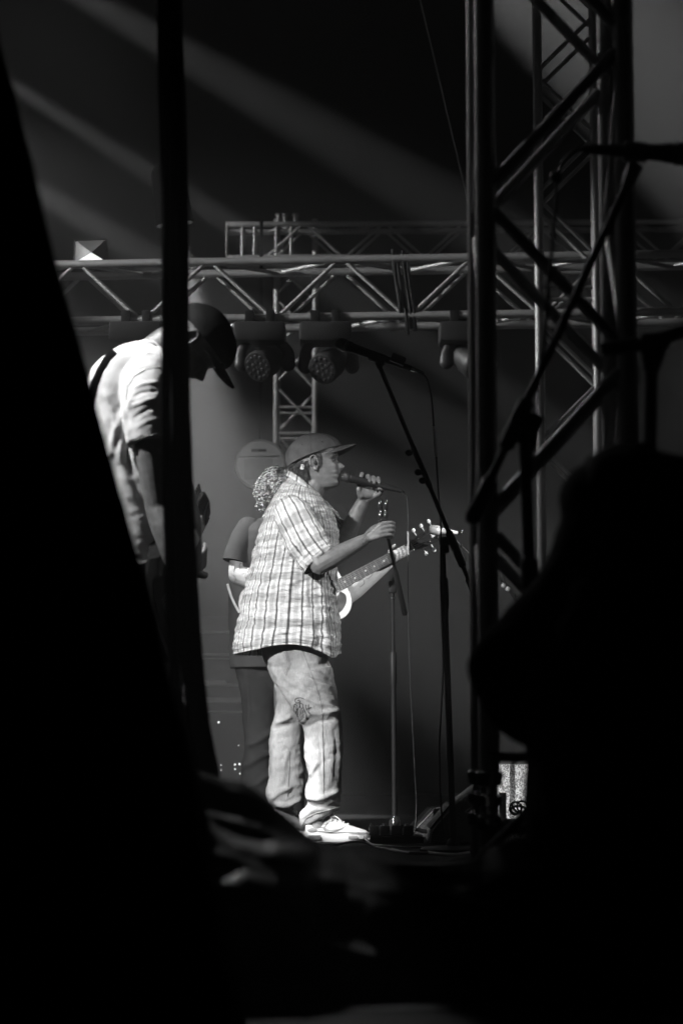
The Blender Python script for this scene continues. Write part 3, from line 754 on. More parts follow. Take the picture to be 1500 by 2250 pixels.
sm = shirt.modifiers.new('thickness', 'SOLIDIFY'); sm.thickness = .003; sm.offset = -1
def sleeve(path, radii, ell, name, up, seed, folds, Yf, nside=1):
    Pth = smooth_path([V(p) for p in path], 10); Rr = np.interp(np.linspace(0, len(radii) - 1, len(Pth)), range(len(radii)), radii)
    rings = []; n = 97; t0 = (Pth[1] - Pth[0]).normalized(); a = V(up); u = (a - t0 * a.dot(t0)).normalized(); outs = []
    for i, p in enumerate(Pth):
        t = (Pth[min(i + 1, len(Pth) - 1)] - Pth[max(i - 1, 0)]).normalized(); u = (u - t * u.dot(t)).normalized(); v = t.cross(u)
        for k in range(n):
            x = 2 * math.pi * k / (n - 1); d = u * math.cos(x) + v * (ell * math.sin(x)); rings.append(p + d * Rr[i]); outs.append(d.normalized())
    Pn = np.array(rings); On = np.array(outs)
    Dn = .005 * nz3(Pn, (7, 7, 7), seed, 2) + .0065 * nz3(Pn, (16, 16, 30), seed + 3, 3) + .002 * nz3(Pn, (50, 50, 60), seed, 2) + fold_disp(Pn, On, folds, Yf)
    Pn = Pn + On * Dn[:, None]
    m = len(Pth); ff = [(i * n + k, i * n + k + 1, (i + 1) * n + k + 1, (i + 1) * n + k) for i in range(m - 1) for k in range(n - 1)]
    uv = np.array([(k / (n - 1) * .58, .02 + i / (m - 1) * .26) for i in range(m) for k in range(n)])
    o = obj(name, (Pn, ff), PLAID, shirt, uvs=uv, angle=180)
    s_ = o.modifiers.new('thickness', 'SOLIDIFY'); s_.thickness = .003; s_.offset = -1
    return o
sleeve(px3([(634, 1112, 9.86), (646, 1136, 9.80), (668, 1180, 9.765), (690, 1216, 9.745), (704, 1234, 9.735)]), [.066, .088, .090, .091, .094], .82, 'sleeve', (1, 0, .6), 11,
       [([(650, 1150), (665, 1200), (676, 1245)], .010, .010), ([(670, 1140), (690, 1180), (715, 1225)], .010, .009), ([(640, 1160), (660, 1225), (668, 1255)], .009, -.010),
        ([(690, 1165), (712, 1195), (728, 1215)], .008, .008)], 9.68)
sleeve(px3([(690, 1122, 10.13), (708, 1148, 10.2), (728, 1172, 10.2), (744, 1188, 10.195)]), [.07, .085, .082, .075], .85, 'sleeve', (1, 0, .6), 17, [], 10.1)
# collar: stand and folded leaf
cl = []
leaf_t, leaf_b = [], []
for k in range(40):
    a = rad(-200 + 400 * k / 39)
    # collar ring tilted: back high, front low
    B = at(637, 1043, 10.0); Fp = at(697, 1084, 10.0); c = (B + Fp) / 2; ex = (Fp - B) / 2
    aa = rad(4 + 352 * k / 39)
    top = c + ex * (math.cos(aa) * 1.0) + V((0, .074 * math.sin(aa), 0)) + V((0, 0, .012 - .006 * math.cos(aa)))
    fr = max(0, math.cos(aa)) ** 2
    low = c + ex * (math.cos(aa) * (1.30 + .35 * fr)) + V((0, .098 * math.sin(aa) * (1 + .1 * fr), 0)) + V((0, 0, -.020 - .030 * fr))
    leaf_t.append(top); leaf_b.append(low)
mid = [t.lerp(b_, .5) + V((0, 0, .012)) for t, b_ in zip(leaf_t, leaf_b)]
ins = [t + V((0, 0, -.03)) for t in leaf_t]
cr_ = [ins, leaf_t, mid, leaf_b]
cv, cf = [tuple(p) for r in cr_ for p in r], [(i * 40 + k, i * 40 + k + 1, (i + 1) * 40 + k + 1, (i + 1) * 40 + k) for i in range(3) for k in range(39)]
cuv = np.array([(.01 + .42 * k / 39, .30 + .02 * i) for i in range(4) for k in range(40)])
co = obj('collar', (cv, cf), PLAID, shirt, uvs=cuv, angle=70)
ss = co.modifiers.new('sub', 'SUBSURF'); ss.levels = 2; ss.render_levels = 2
ss = co.modifiers.new('thickness', 'SOLIDIFY'); ss.thickness = .004
sb = bvh_of(shirt)
def seam(line, bvh, r, name, m, parent, sub=8, lift=.0012):
    ln = []
    for i in range(len(line) - 1):
        for k in range(sub): t = k / sub; ln.append((line[i][0] * (1 - t) + line[i + 1][0] * t, line[i][1] * (1 - t) + line[i + 1][1] * t))
    ln.append(line[-1]); pts = project(ln, bvh, lift)
    if len(pts) > 2: return obj(name, tube(pts, r, 6), m, parent)
SEAMM = mat('stitched_seam', .40, .9, var=0)
seam([(612, 1078), (624, 1092), (634, 1106), (640, 1116)], sb, .0014, 'yoke_seam', SEAMM, shirt)
seam([(718, 1250), (722, 1300), (727, 1360), (731, 1420), (733, 1440)], sb, .0016, 'placket_seam', SEAMM, shirt)
for y in (1290, 1345, 1400):
    q = project([(728 + (y - 1290) * .05, y)], sb, .002)
    if q: obj('button', lathe([(0, .001), (0, .0055), (.002, .0055), (.002, .001)], q[0], (0, -1, 0), 14), PEARL, shirt)

# jeans
pelv = [(578, 1395, 720, 1395, .165, 10.0), (575, 1425, 718, 1420, .17, 10.0), (579, 1448, 720, 1450, .172, 10.0), (592, 1475, 728, 1474, .172, 10.0), (602, 1500, 730, 1495, .16, 10.0), (622, 1520, 722, 1515, .14, 10.0)]
nleg = [(594, 1470, 727, 1468, .085, 9.92), (601, 1490, 731, 1490, .10, 9.91), (612, 1510, 736, 1512, .105, 9.90), (632, 1541, 742, 1540, .105, 9.885), (652, 1577, 748, 1570, .10, 9.88), (666, 1598, 751, 1600, .095, 9.87),
        (669, 1625, 752, 1625, .090, 9.87), (667, 1645, 753, 1645, .088, 9.87), (671, 1672, 752, 1670, .086, 9.865), (677, 1705, 751, 1702, .082, 9.86), (670, 1734, 748, 1735, .086, 9.86),
        (673, 1752, 748, 1752, .085, 9.86), (677, 1766, 747, 1762, .078, 9.86), (662, 1786, 747, 1768, .082, 9.86), (659, 1806, 747, 1774, .080, 9.86), (664, 1818, 746, 1777, .075, 9.86)]
fleg = [(598, 1475, 715, 1470, .08, 10.09), (602, 1510, 690, 1505, .10, 10.1), (607, 1545, 672, 1545, .10, 10.12), (603, 1575, 668, 1580, .095, 10.13), (597, 1595, 668, 1605, .09, 10.14), (592, 1627, 668, 1635, .088, 10.14), (591, 1667, 670, 1670, .086, 10.15),
        (590, 1712, 672, 1705, .085, 10.15), (585, 1733, 672, 1730, .085, 10.15), (587, 1755, 668, 1752, .08, 10.155), (600, 1773, 662, 1765, .075, 10.16)]
def solid(rows_, nrw, p=2.25, n=72): return loft(list(sil_rings(rows_, n, nrw, p)))
jm = union([solid(pelv, 24), solid(nleg, 90), solid(fleg, 80)], .0055, 4, 'jeans')
P, N = mesh_np(jm)
jf = [([(751, 1560), (722, 1566), (682, 1570), (655, 1592)], .012, .014), ([(706, 1549), (682, 1540), (672, 1534)], .010, .008), ([(748, 1560), (720, 1548), (700, 1546)], .010, .010), ([(740, 1580), (700, 1585), (670, 1600)], .009, -.010),
      ([(672, 1750), (700, 1756), (745, 1737)], .011, .016), ([(676, 1772), (700, 1768), (720, 1772), (746, 1768)], .008, -.012), ([(678, 1707), (690, 1690), (700, 1672)], .010, .010), ([(662, 1800), (690, 1780), (715, 1778)], .007, .008),
      ([(590, 1760), (612, 1742), (640, 1730)], .011, .012), ([(600, 1770), (630, 1772), (662, 1755)], .010, .010), ([(600, 1588), (625, 1580), (640, 1570)], .009, .010), ([(595, 1600), (615, 1597), (640, 1590)], .012, -.010), ([(632, 1640), (620, 1690), (618, 1730)], .010, .007),
      ([(669, 1470), (690, 1478), (722, 1492)], .010, .007), ([(672, 1490), (700, 1502), (735, 1512)], .010, .008), ([(668, 1508), (700, 1520), (738, 1530)], .008, -.006), ([(610, 1470), (640, 1500), (680, 1520)], .014, .008),
      ([(690, 1610), (700, 1660), (705, 1740)], .012, .004), ([(706, 1600), (709, 1660), (711, 1745)], .004, .0035), ([(735, 1600), (740, 1650), (738, 1720)], .010, -.006)]
D = .006 * nz3(P, (8, 8, 6), 3, 3) + .003 * (.5 - np.abs(nz3(P, (13, 13, 17), 12, 2))) + .003 * nz3(P, (24, 24, 34), 8, 3) + fold_disp(P, N, jf, 9.83)
P = P + N * D[:, None]
jm.vertices.foreach_set('co', P.ravel()); jm.update()
jeans = meshobj('jeans', jm, DENIM, S, angle=180)
jb = bvh_of(jeans)
ST = mat('denim_stitch', .17, .9, var=0); STL = mat('pale_denim_edge', .5, .9, var=0)
seam([(662, 1424), (672, 1448), (690, 1495), (702, 1530), (707, 1552), (709, 1600), (710, 1660), (711, 1740), (713, 1762)], jb, .0010, 'side_seam', ST, jeans, lift=.001)
seam([(625, 1424), (632, 1440), (639, 1458), (636, 1468), (628, 1484)], jb, .0016, 'pocket_stitch', ST, jeans, lift=.0005)
seam([(622, 1426), (629, 1442), (636, 1458), (633, 1467), (626, 1480)], jb, .0012, 'pocket_stitch', ST, jeans, lift=.0005)
seam([(663, 1812), (674, 1797), (690, 1788), (720, 1780), (746, 1773)], jb, .0022, 'hem_stitch', STL, jeans, lift=.0008)
seam([(637, 1650), (636, 1690), (632, 1750)], jb, .0016, 'inseam', ST, jeans, lift=.0006)
# ink drawing on the thigh
def zz(lst): return [(620 + a / 12.5, 1500 + b / 12.5) for a, b in lst]
ink = [zz([(620, 460), (560, 430), (480, 415), (400, 430), (350, 470), (350, 520), (400, 560), (460, 550), (500, 525), (470, 490), (420, 485)]),
       zz([(370, 850), (375, 800), (330, 770), (320, 690), (335, 600), (370, 580), (410, 630), (420, 700), (400, 770), (370, 800)]), zz([(350, 650), (370, 690), (400, 760), (410, 850), (410, 940), (450, 930)]),
       zz([(430, 690), (440, 780), (420, 930)]), zz([(450, 700), (480, 640), (475, 570), (520, 560), (570, 610), (575, 680), (540, 720), (500, 690), (480, 640)]), zz([(470, 720), (500, 820), (480, 930), (475, 1030), (500, 1020), (530, 900)]),
       zz([(520, 720), (530, 850), (545, 1010), (565, 980), (575, 850), (560, 740)]), zz([(580, 680), (600, 760), (640, 900), (655, 995), (680, 960), (660, 860), (590, 700)]), zz([(640, 610), (650, 690), (700, 800), (760, 870), (800, 895)]),
       zz([(720, 600), (720, 700), (735, 810), (770, 870)]), zz([(650, 735), (720, 710), (805, 680)]), zz([(600, 870), (580, 930), (600, 960)]), zz([(445, 1065), (500, 1030), (540, 1010)])]
ikp = []
for ln in ink:
    pp = []
    for i in range(len(ln) - 1):
        for k in range(4): t = k / 4; pp.append((ln[i][0] * (1 - t) + ln[i + 1][0] * t, ln[i][1] * (1 - t) + ln[i + 1][1] * t))
    pp.append(ln[-1]); q = project(pp, jb, .0012)
    if len(q) > 2: ikp.append(tube(smooth_path(q, 2), .0017, 5))
obj('ink_drawing', join(*ikp), INK, jeans)
# tattoo ring on the far forearm, band on near wrist
def ring_on(bvh, cx, cy, rx, ry, r, name, m, parent, a0=0, a1=360):
    q = project([(cx + rx * math.cos(rad(a)), cy + ry * math.sin(rad(a))) for a in np.linspace(a0, a1, 24)], bvh, .0004)
    if len(q) > 3: obj(name, tube(q, r, 5), m, parent)
ring_on(bb, 790.5, 1115, 3.4, 4.2, .0011, 'tattoo', TATTOO, S)
tq = []
for (x, y) in ((797, 1188), (800, 1194), (803, 1200), (806, 1192), (801, 1184), (805, 1187)):
    ring_on(bb, x, y, 2.4, 4.0, .0016, 'tattoo', TATTOO, S)

# sneakers
def sneaker(M, parent, name='sneaker', mu=WHITESH, ms=SOLE, detail=True):
    def X(sh): return xform(sh, M)
    L_ = .285
    def wid(x): return np.interp(x, [0, .02, .06, .12, .19, .24, .27, .285], [.022, .034, .038, .037, .048, .045, .030, .010])
    def cy_(x): return np.interp(x, [0, .1, .2, .285], [0, .004, -.004, .006])
    xs = np.linspace(.0, L_, 44)
    so = []
    for z, g, xo in ((0.0, .93, .004), (.004, .99, .0), (.014, 1.03, -.004), (.026, 1.02, -.003), (.034, .97, .0)):
        r = [(x * (1 + .0) + xo * (1 - 2 * x / L_), cy_(x) - wid(x) * g, z + np.interp(x, [0, .03, .2, .285], [.010 if z < .01 else .012, 0 if z < .01 else .006, 0 if z < .01 else -.006, .014 if z < .01 else .006])) for x in xs]
        r += [(x + xo * (1 - 2 * x / L_), cy_(x) + wid(x) * g, z + np.interp(x, [0, .03, .2, .285], [.010 if z < .01 else .012, 0 if z < .01 else .006, 0 if z < .01 else -.006, .014 if z < .01 else .006])) for x in xs[::-1]]
        so.append(r)
    sole = obj('sole', X(loft(so)), ms, parent)
    rings = []
    for x in np.linspace(.004, L_ - .002, 46):
        h = np.interp(x, [0, .01, .03, .06, .085, .105, .13, .16, .20, .24, .27, .285], [.078, .088, .092, .088, .098, .112, .106, .090, .072, .060, .050, .036])
        zb_ = np.interp(x, [0, .05, .2, .285], [.040, .034, .026, .030]); wd = wid(x) * .98; r = []
        for k in range(28):
            a = math.pi * k / 27; e = .72
            top = np.interp(x, [.0, .06, .1, .16, .285], [.52, .48, .45, .55, .75])
            yy = wd * (1 if math.cos(a) > 0 else -1) * abs(math.cos(a)) ** e * (1 - (1 - top) * math.sin(a) ** 2 * .6)
            r.append((x, cy_(x) + yy, zb_ + (h - zb_) * math.sin(a) ** .8))
        rings.append(r)
    upper = obj('upper', X(loft(rings, cap=True)), mu, parent)
    if detail:
        for s in (-1,):
            def side(x, z): return V((x, cy_(x) + s * (wid(x) * (.985 - .45 * max(0, (z - .045) / .07) ** 1.5)) + s * .0025, z))
            mk = [side(.085, .062), side(.10, .050), side(.12, .0485), side(.15, .056), side(.185, .070)]
            obj('side_mark', X(tube(mk, [.004, .008, .007, .004, .001], 8, ell=.25, sub=5, up=(0, 0, 1))), GREYSH, parent)
            pn = [side(.012, .060), side(.05, .052), side(.09, .046), side(.16, .044), side(.23, .042), side(.275, .040)]
            obj('panel_line', X(tube(pn, .0016, 6, sub=4)), GREYSH, parent)
            pn = [side(.03, .088), side(.06, .072), side(.085, .064), side(.10, .085)]
            obj('panel_line', X(tube(pn, .0016, 6, sub=4)), GREYSH, parent)
            obj('heel_panel', X(ellipsoid(side(.035, .052) + V((0, .002, 0)), (.022, .004, .010))), GREYSH, parent)
            obj('air_window', X(box(side(.045, .019) + V((0, s * .0035, 0)), (.052, .006, .016), bev=.0025)), mat('smoked_window', .12, .2, var=0), parent)
            obj('air_window_rim', X(tube([side(.045, .019) + V((.027 * cx, s * .005, .0095 * sx)) for cx, sx in ((-1, -1), (1, -1), (1.08, 0), (1, 1), (-1, 1), (-1.08, 0), (-1, -1))], .0015, 6)), SOLED, parent)
            obj('toe_bumper', X(box(side(.215, .022) + V((0, s * .003, 0)), (.04, .004, .012), bev=.0018)), GREYSH, parent)
        obj('tongue', X(tube([(.135, 0, .10), (.11, 0, .122), (.098, 0, .140)], [.022, .024, .02], 12, ell=.25, up=(0, 1, 0), sub=3)), GREYSH, parent)
        for k in range(5):
            x = .115 + k * .019; z = np.interp(x, [.085, .105, .13, .16, .20, .24], [.098, .112, .106, .090, .072, .060])
            obj('lace', X(tube([(x + .006, -.026, z - .016), (x + .002, -.014, z - .001), (x - .002, .0, z + .004), (x + .004, .014, z - .001), (x + .008, .026, z - .016)], .0026, 6, sub=4)), WHITESH, parent)
        lp = [(.118 + .010 * math.cos(t), -.008 - .012 * math.sin(t * .5), .122 + .015 * math.sin(t)) for t in np.linspace(-1.5, 4.6, 16)]
        obj('lace_loop', X(tube(lp, .0022, 6)), WHITESH, parent)
        obj('lace_end', X(tube([(.12, -.012, .114), (.145, -.03, .108), (.165, -.038, .09)], .002, 6, sub=4)), WHITESH, parent)
        obj('sock', X(tube([(.055, 0, .06), (.052, 0, .10), (.05, 0, .15)], [.034, .036, .038], 18, sub=3)), GREYSH, parent)
sh = bpy.data.objects.new('sneaker', None); COL.objects.link(sh); sh.parent = S
p = at(670, 1846, 9.83); sneaker(Matrix.Translation((p.x, 9.83, .001)) @ Matrix.Rotation(rad(-4), 4, 'Z') @ Matrix.Scale(.975, 4), sh)
sh = bpy.data.objects.new('sneaker', None); COL.objects.link(sh); sh.parent = S
p = at(592, 1830, 10.18); sneaker(Matrix.Translation((p.x, 10.18, .001)) @ Matrix.Rotation(rad(4), 4, 'Z') @ Matrix.Scale(.95, 4), sh)

# ------------------------------------------------------------------ acoustic guitarist behind the singer
A = thing('person', 'curly haired person in a charcoal tee playing acoustic guitar behind the singer', 'person')
Ya = 11.1
HA = head_matrix(at(622, 1090, Ya), (.85, -.45, -.12), (0, 0, 1), 1.0)
ap = []; add_head(ap, HA)
ap.append(tube(px3([(620, 1105, Ya), (608, 1135, Ya), (596, 1160, Ya)]), [.055, .058, .075], 16, sub=3))
ap.append(tube(px3([(590, 1165, Ya), (585, 1250, Ya), (580, 1350, Ya), (580, 1460, Ya)]), [.11, .12, .12, .12], 18, sub=3))
E1 = at(524, 1262, 10.98); W1 = at(640, 1296, 10.82)
ap.append(tube([at(548, 1172, 11.02), at(532, 1215, 11.0), E1], [.062, .056, .050], 16, sub=4, round_ends=True))
ap.append(tube([E1, E1.lerp(W1, .25), E1.lerp(W1, .65), W1], [.050, .053, .042, .030], 16, sub=4, round_ends=True))
ap += hand(W1, [px3([(655 + k, 1294 + 7 * k, 10.81), (668 + k, 1300 + 7 * k, 10.81), (672, 1310 + 6 * k, 10.82)]) for k in range(4)], px3([(652, 1288, 10.8), (664, 1288, 10.81), (672, 1290, 10.82)]))
E2 = at(745, 1318, 11.0); W2 = at(858, 1232, 10.95)
ap.append(tube([at(640, 1172, 11.1), at(690, 1250, 11.1), E2], [.062, .056, .048], 16, sub=4, round_ends=True))
ap.append(tube([E2, E2.lerp(W2, .3), E2.lerp(W2, .7), W2], [.050, .053, .040, .028], 16, sub=4, round_ends=True))
ap += hand(W2, [px3([(861 + 8 * k, 1236 - 4 * k, 10.90), (868 + 8 * k, 1231 - 4 * k, 10.845), (870 + 8 * k, 1220 - 4 * k, 10.822), (866 + 8 * k, 1211 - 4 * k, 10.832)]) for k in range(4)],
           px3([(856, 1222, 10.92), (858, 1206, 10.91), (867, 1199, 10.885)]), rf=.0095)
ap.append(tube(px3([(575, 1460, 11.05), (572, 1600, 11.05), (572, 1740, 11.05), (575, 1805, 11.05)]), [.09, .06, .05, .04], 12))
ap.append(tube(px3([(600, 1460, 11.25), (620, 1600, 11.25), (625, 1740, 11.25), (628, 1805, 11.25)]), [.09, .06, .05, .04], 12))
abody = meshobj('body', union(ap, .0042, 3), SKIN2, A, angle=180)
ab = bvh_of(abody)
for ln in ([(528, 1238), (540, 1240), (541, 1250), (530, 1256), (526, 1246), (528, 1238)], [(532, 1262), (540, 1258), (538, 1268)], [(512, 1240), (516, 1248), (514, 1256)],
           [(512, 1264), (518, 1270), (516, 1278)], [(800, 1262), (812, 1254), (818, 1262), (806, 1272), (800, 1262)], [(786, 1278), (796, 1272), (800, 1282), (790, 1290)], [(822, 1248), (830, 1246), (834, 1254)]):
    q = project(ln, ab, .0006)
    if len(q) > 2: obj('tattoo', tube(smooth_path(q, 3), .0016, 5), TATTOO, A)
rnd = random.Random(11); parts = []
for k in range(430):   # curls
    th = rnd.uniform(0, 2 * math.pi); zz_ = rnd.uniform(-.05, .125); rr = math.sqrt(max(0, 1 - ((zz_ - .03) / .105) ** 2))
    if math.cos(th) > .45 and zz_ < .06: continue
    d = V((math.cos(th) * rr, math.sin(th) * rr, (zz_ - .03) / .105)).normalized()
    kk = rnd.uniform(.96, 1.16); c = V((-.005 + .108 * kk * d.x, .092 * kk * d.y, .03 + .110 * kk * d.z))
    u = d.cross(V((rnd.random() - .5, rnd.random() - .5, rnd.random()))).normalized(); v = d.cross(u); R_ = rnd.uniform(.008, .021); ph = rnd.random() * 6
    pts = [HA @ (c + d * (.002 + .026 * t / 12) + (u * math.cos(ph + t * .8) + v * math.sin(ph + t * .8)) * R_ * (1 - t / 30) - V((0, 0, .02)) * (t / 12) ** 2) for t in range(13)]
    parts.append(tube(pts, [.0026] * 12 + [.001], 4))
obj('hair', join(*parts), HAIRL, A)['kind'] = 'stuff'
rows = [(507, 1468, 650, 1468, .19, Ya), (506, 1440, 650, 1440, .19, Ya), (504, 1380, 655, 1380, .185, Ya), (503, 1300, 660, 1300, .185, Ya), (506, 1240, 662, 1240, .19, Ya), (512, 1200, 660, 1200, .20, Ya),
        (524, 1172, 655, 1172, .20, Ya), (545, 1153, 645, 1153, .17, Ya), (568, 1140, 636, 1142, .11, Ya), (580, 1134, 632, 1138, .075, Ya)]
def garment(rows_, n, nr_, p, mname, m, parent, amp=(.008, .004), folds=(), Yf=0, angle=180):
    R_ = sil_rings(rows_, n, nr_, p); c = R_.mean(axis=1, keepdims=True); o_ = R_ - c; o_ /= np.linalg.norm(o_, axis=2, keepdims=True) + 1e-9
    P_, O_ = R_.reshape(-1, 3), o_.reshape(-1, 3)
    D_ = amp[0] * nz3(P_, (6, 6, 4), 3, 2) + amp[1] * nz3(P_, (16, 16, 22), 6, 3)
    if folds: D_ = D_ + fold_disp(P_, O_, folds, Yf)
    P_ = P_ + O_ * D_[:, None]
    return obj(mname, loft(list(P_.reshape(nr_, n, 3))), m, parent, angle=angle)
tee = garment(rows, 90, 70, 2.3, 'tee_shirt', GREYTEE, A)
obj('sleeve', tube(px3([(556, 1160, 11.04), (542, 1186, 11.0), (528, 1216, 10.99), (522, 1236, 10.985)]), [.075, .08, .075, .075], 20, sub=4), GREYTEE, tee)
obj('sleeve', tube(px3([(636, 1160, 11.1), (665, 1200, 11.1), (690, 1240, 11.1)]), [.075, .08, .075], 20, sub=4), GREYTEE, tee)
legs = union([solid([(516, 1455, 655, 1455, .15, Ya), (520, 1490, 655, 1490, .15, Ya), (540, 1530, 650, 1530, .12, Ya)], 12),
              solid([(518, 1470, 610, 1470, .10, 11.05), (528, 1530, 612, 1530, .10, 11.05), (535, 1600, 610, 1600, .095, 11.05), (536, 1650, 606, 1650, .09, 11.05), (530, 1700, 604, 1700, .09, 11.05), (530, 1750, 606, 1750, .09, 11.05), (534, 1806, 606, 1806, .08, 11.05)], 60),
              solid([(580, 1470, 655, 1470, .10, 11.25), (595, 1600, 665, 1600, .09, 11.25), (598, 1700, 668, 1700, .09, 11.25), (598, 1808, 668, 1808, .085, 11.25)], 60)], .007, 3, 'trousers')
P, N = mesh_np(legs); D = .007 * nz3(P, (9, 9, 7), 4, 3) + fold_disp(P, N, [([(540, 1640), (575, 1625), (604, 1600)], .015, .014), ([(534, 1690), (570, 1665), (602, 1650)], .014, .014), ([(545, 1500), (548, 1570), (540, 1620)], .01, .008), ([(532, 1740), (570, 1720), (600, 1690)], .014, .012)], 11.0)
P = P + N * D[:, None]; legs.vertices.foreach_set('co', P.ravel()); legs.update()
meshobj('trousers', legs, DARKJEAN, A, angle=180)
for (x, Y) in ((560, 11.0), (600, 11.25)):
    sh = bpy.data.objects.new('shoe', None); COL.objects.link(sh); sh.parent = A
    p = at(x, 1820, Y); sneaker(Matrix.Translation((p.x, Y, .001)) @ Matrix.Rotation(rad(-35), 4, 'Z'), sh, mu=SOLED, ms=SOLED, detail=False)

# acoustic guitar
g = thing('acoustic_guitar', 'pale topped acoustic guitar with dark pickguard held behind the singer', 'guitar')
gx = (at(935, 1184, 10.86) - at(735, 1291, 10.86)).normalized(); gn = V((0, -1, 0)); gy = gx.cross(gn)   # gy: towards the treble side (down)
if gy.z > 0: gy = -gy
J = at(755, 1280, 10.86)      # neck joins the body
GM = Matrix.Translation(J) @ Matrix((gx, gy, gn)).transposed().to_4x4()    # local x along neck, y down, z towards the viewer
half = [(0, 0), (0, .03), (-.004, .07), (-.02, .112), (-.055, .140), (-.10, .146), (-.15, .136), (-.20, .123), (-.24, .122), (-.29, .142), (-.35, .180), (-.41, .197), (-.46, .186), (-.495, .14), (-.508, .07), (-.51, 0)]
hs = crom(half, 60); outl = [(x, y) for x, y in hs] + [(x, -y) for x, y in hs[::-1][1:-1]]
def plate(outline, z0, z1): return loft([[(x, y, z0) for x, y in outline], [(x, y, z1) for x, y in outline]])
gb = obj('guitar_body', xform(plate(outl, -.10, 0), GM), ROSEW, g, angle=30)
obj('soundboard', xform(plate([(x * .996 - .001, y * .99) for x, y in outl], .0005, .004), GM), SPRUCE, g, angle=30)
obj('binding', xform(tube([(x, y, .001) for x, y in outl] + [(outl[0][0], outl[0][1], .001)], .003, 6), GM), PALEPL, g)
pg = [(-.035, .03), (-.02, .06), (-.045, .10), (-.09, .118), (-.14, .10), (-.17, .06), (-.16, .03), (-.10, .055), (-.06, .045)]
pgs = crom(pg + [pg[0]], 40); obj('pickguard', xform(plate([(x, y) for x, y in pgs[:-1]], .0045, .006), GM), PICKG, g, angle=30)
obj('sound_hole', xform(lathe([(0, .001), (0, .05), (.001, .05), (.001, .001)], (-.105, 0, .0045), (0, 0, 1), 32), GM), INK, g)
obj('bridge', xform(box((-.33, 0, .009), (.03, .16, .009), bev=.003), GM), ROSEW, g)
nk = []
for x in np.linspace(-.02, .37, 8):
    wd = .028 - .006 * (x / .37); nk.append([(x, wd * math.cos(a), -.004 - .02 * max(0, -math.sin(a)) * 1.0 + (.008 if math.sin(a) >= 0 else 0)) for a in (2 * math.pi * k / 20 for k in range(20))])
obj('neck', xform(loft(nk), GM), ROSEW, g)
fbo = [(-.10, -.029), (.37, -.022), (.37, .022), (-.10, .029)]
fb = obj('fretboard', xform(plate(fbo, .004, .010), GM), mat('grey_rosewood_board', .08, .4, var=.2, vscale=50), g, angle=20)
for k in range(1, 18):
    x = .37 - .65 * (1 - 2 ** (-k / 12)); wd = .022 + .006 * (.37 - x) / .37
    obj('fret', xform(tube([(x, -wd, .0105), (x, wd, .0105)], .0011, 5), GM), STEEL, g)
    if k in (3, 5, 7, 9, 12, 15):
        xi = x + .012; obj('inlay', xform(lathe([(0, .001), (0, .0042), (.0008, .0042), (.0008, .001)], (xi, 0 if k != 12 else .006, .0100), (0, 0, 1), 12), GM), PEARL, fb)
hst = [(.37, -.022), (.40, -.030), (.44, -.035), (.53, -.040), (.55, -.030), (.545, 0), (.55, .030), (.53, .040), (.44, .035), (.40, .030), (.37, .022)]
hd = obj('headstock', xform(plate(hst, -.010, .006), GM), mat('black_headstock', .02, .25), g, angle=30)
obj('nut', xform(box((.372, 0, .009), (.005, .046, .008)), GM), PEARL, g)
obj('truss_cover', xform(plate([(.39, -.008), (.42, -.011), (.43, 0), (.42, .011), (.39, .008)], .006, .0075), GM), BLACKPL, hd)
obj('head_inlay', xform(plate([(.475, -.008), (.487, -.012), (.50, 0), (.487, .012), (.475, .008), (.482, 0)], .006, .0074), GM), PEARL, hd)
for s in (-1, 1):
    for k in range(3):
        x = .415 + .043 * k; y = s * (.034 + .002 * k)
        obj('tuner_button', xform(join(tube([(x, y, -.002), (x, y + s * .022, -.002)], .0025, 6), ellipsoid((x, y + s * .030, -.002), (.0095, .011, .005))), GM), PEARL, g)
        obj('tuner_post', xform(lathe([(0, .0035), (.012, .0035), (.013, .001)], (x, s * .021, .006), (0, 0, 1), 10), GM), CHROME, g)
for k in range(6):
    y0 = (-.5 + k / 5) * .036; yb = (-.5 + k / 5) * .052; s = -1 if k < 3 else 1; kk = k if k < 3 else 5 - k
    obj('string', xform(tube([(-.33, yb, .016), (.372, y0, .0145), (.415 + .043 * (2 - kk) if False else .415 + .043 * kk, s * .019, .013)], .00075 + .0001 * (5 - k), 4), GM), STEEL, g)
obj('strap', tube(px3([(500, 1283, 11.0), (508, 1310, 10.98), (517, 1330, 10.95), (526, 1346, 10.9)]), .006, 6, ell=.3), PALEPL, g)

# ------------------------------------------------------------------ bowed guitarist in white, nearer
B_ = thing('person', 'person in white tee and black cap bowing over an electric guitar', 'person')
Yb = 7.05
HB = head_matrix(at(421, 756, Yb), (.44, -.06, -.9), (.9, 0, .44), 1.0)
bp_ = []; add_head(bp_, HB)
bp_.append(tube(px3([(412, 748, Yb), (385, 752, Yb), (352, 775, Yb), (320, 810, Yb)]), [.058, .062, .066, .085], 18, sub=3))
bp_.append(tube(px3([(310, 830, Yb), (295, 930, Yb), (300, 1080, Yb), (315, 1250, Yb), (320, 1380, Yb)]), [.10, .12, .10, .10, .11], 18, sub=3))
Eb = at(350, 1118, 6.80); Wb = at(392, 1262, 6.74)
bp_.append(tube([at(318, 838, 6.86), at(328, 960, 6.80), Eb], [.060, .050, .042], 16, sub=4, round_ends=True))
bp_.append(tube([Eb, Eb.lerp(Wb, .3), Wb], [.043, .042, .027], 14, sub=4, round_ends=True))
bp_ += hand(Wb, [px3([(398 + 3 * k, 1285, 6.73 + .012 * k), (400 + 3 * k, 1305, 6.73 + .012 * k), (394 + 3 * k, 1318, 6.735 + .012 * k)]) for k in range(4)], px3([(392, 1280, 6.75), (402, 1295, 6.77), (408, 1305, 6.78)]))
Ec = at(415, 1150, 7.32); Wc = at(426, 1258, 7.42)
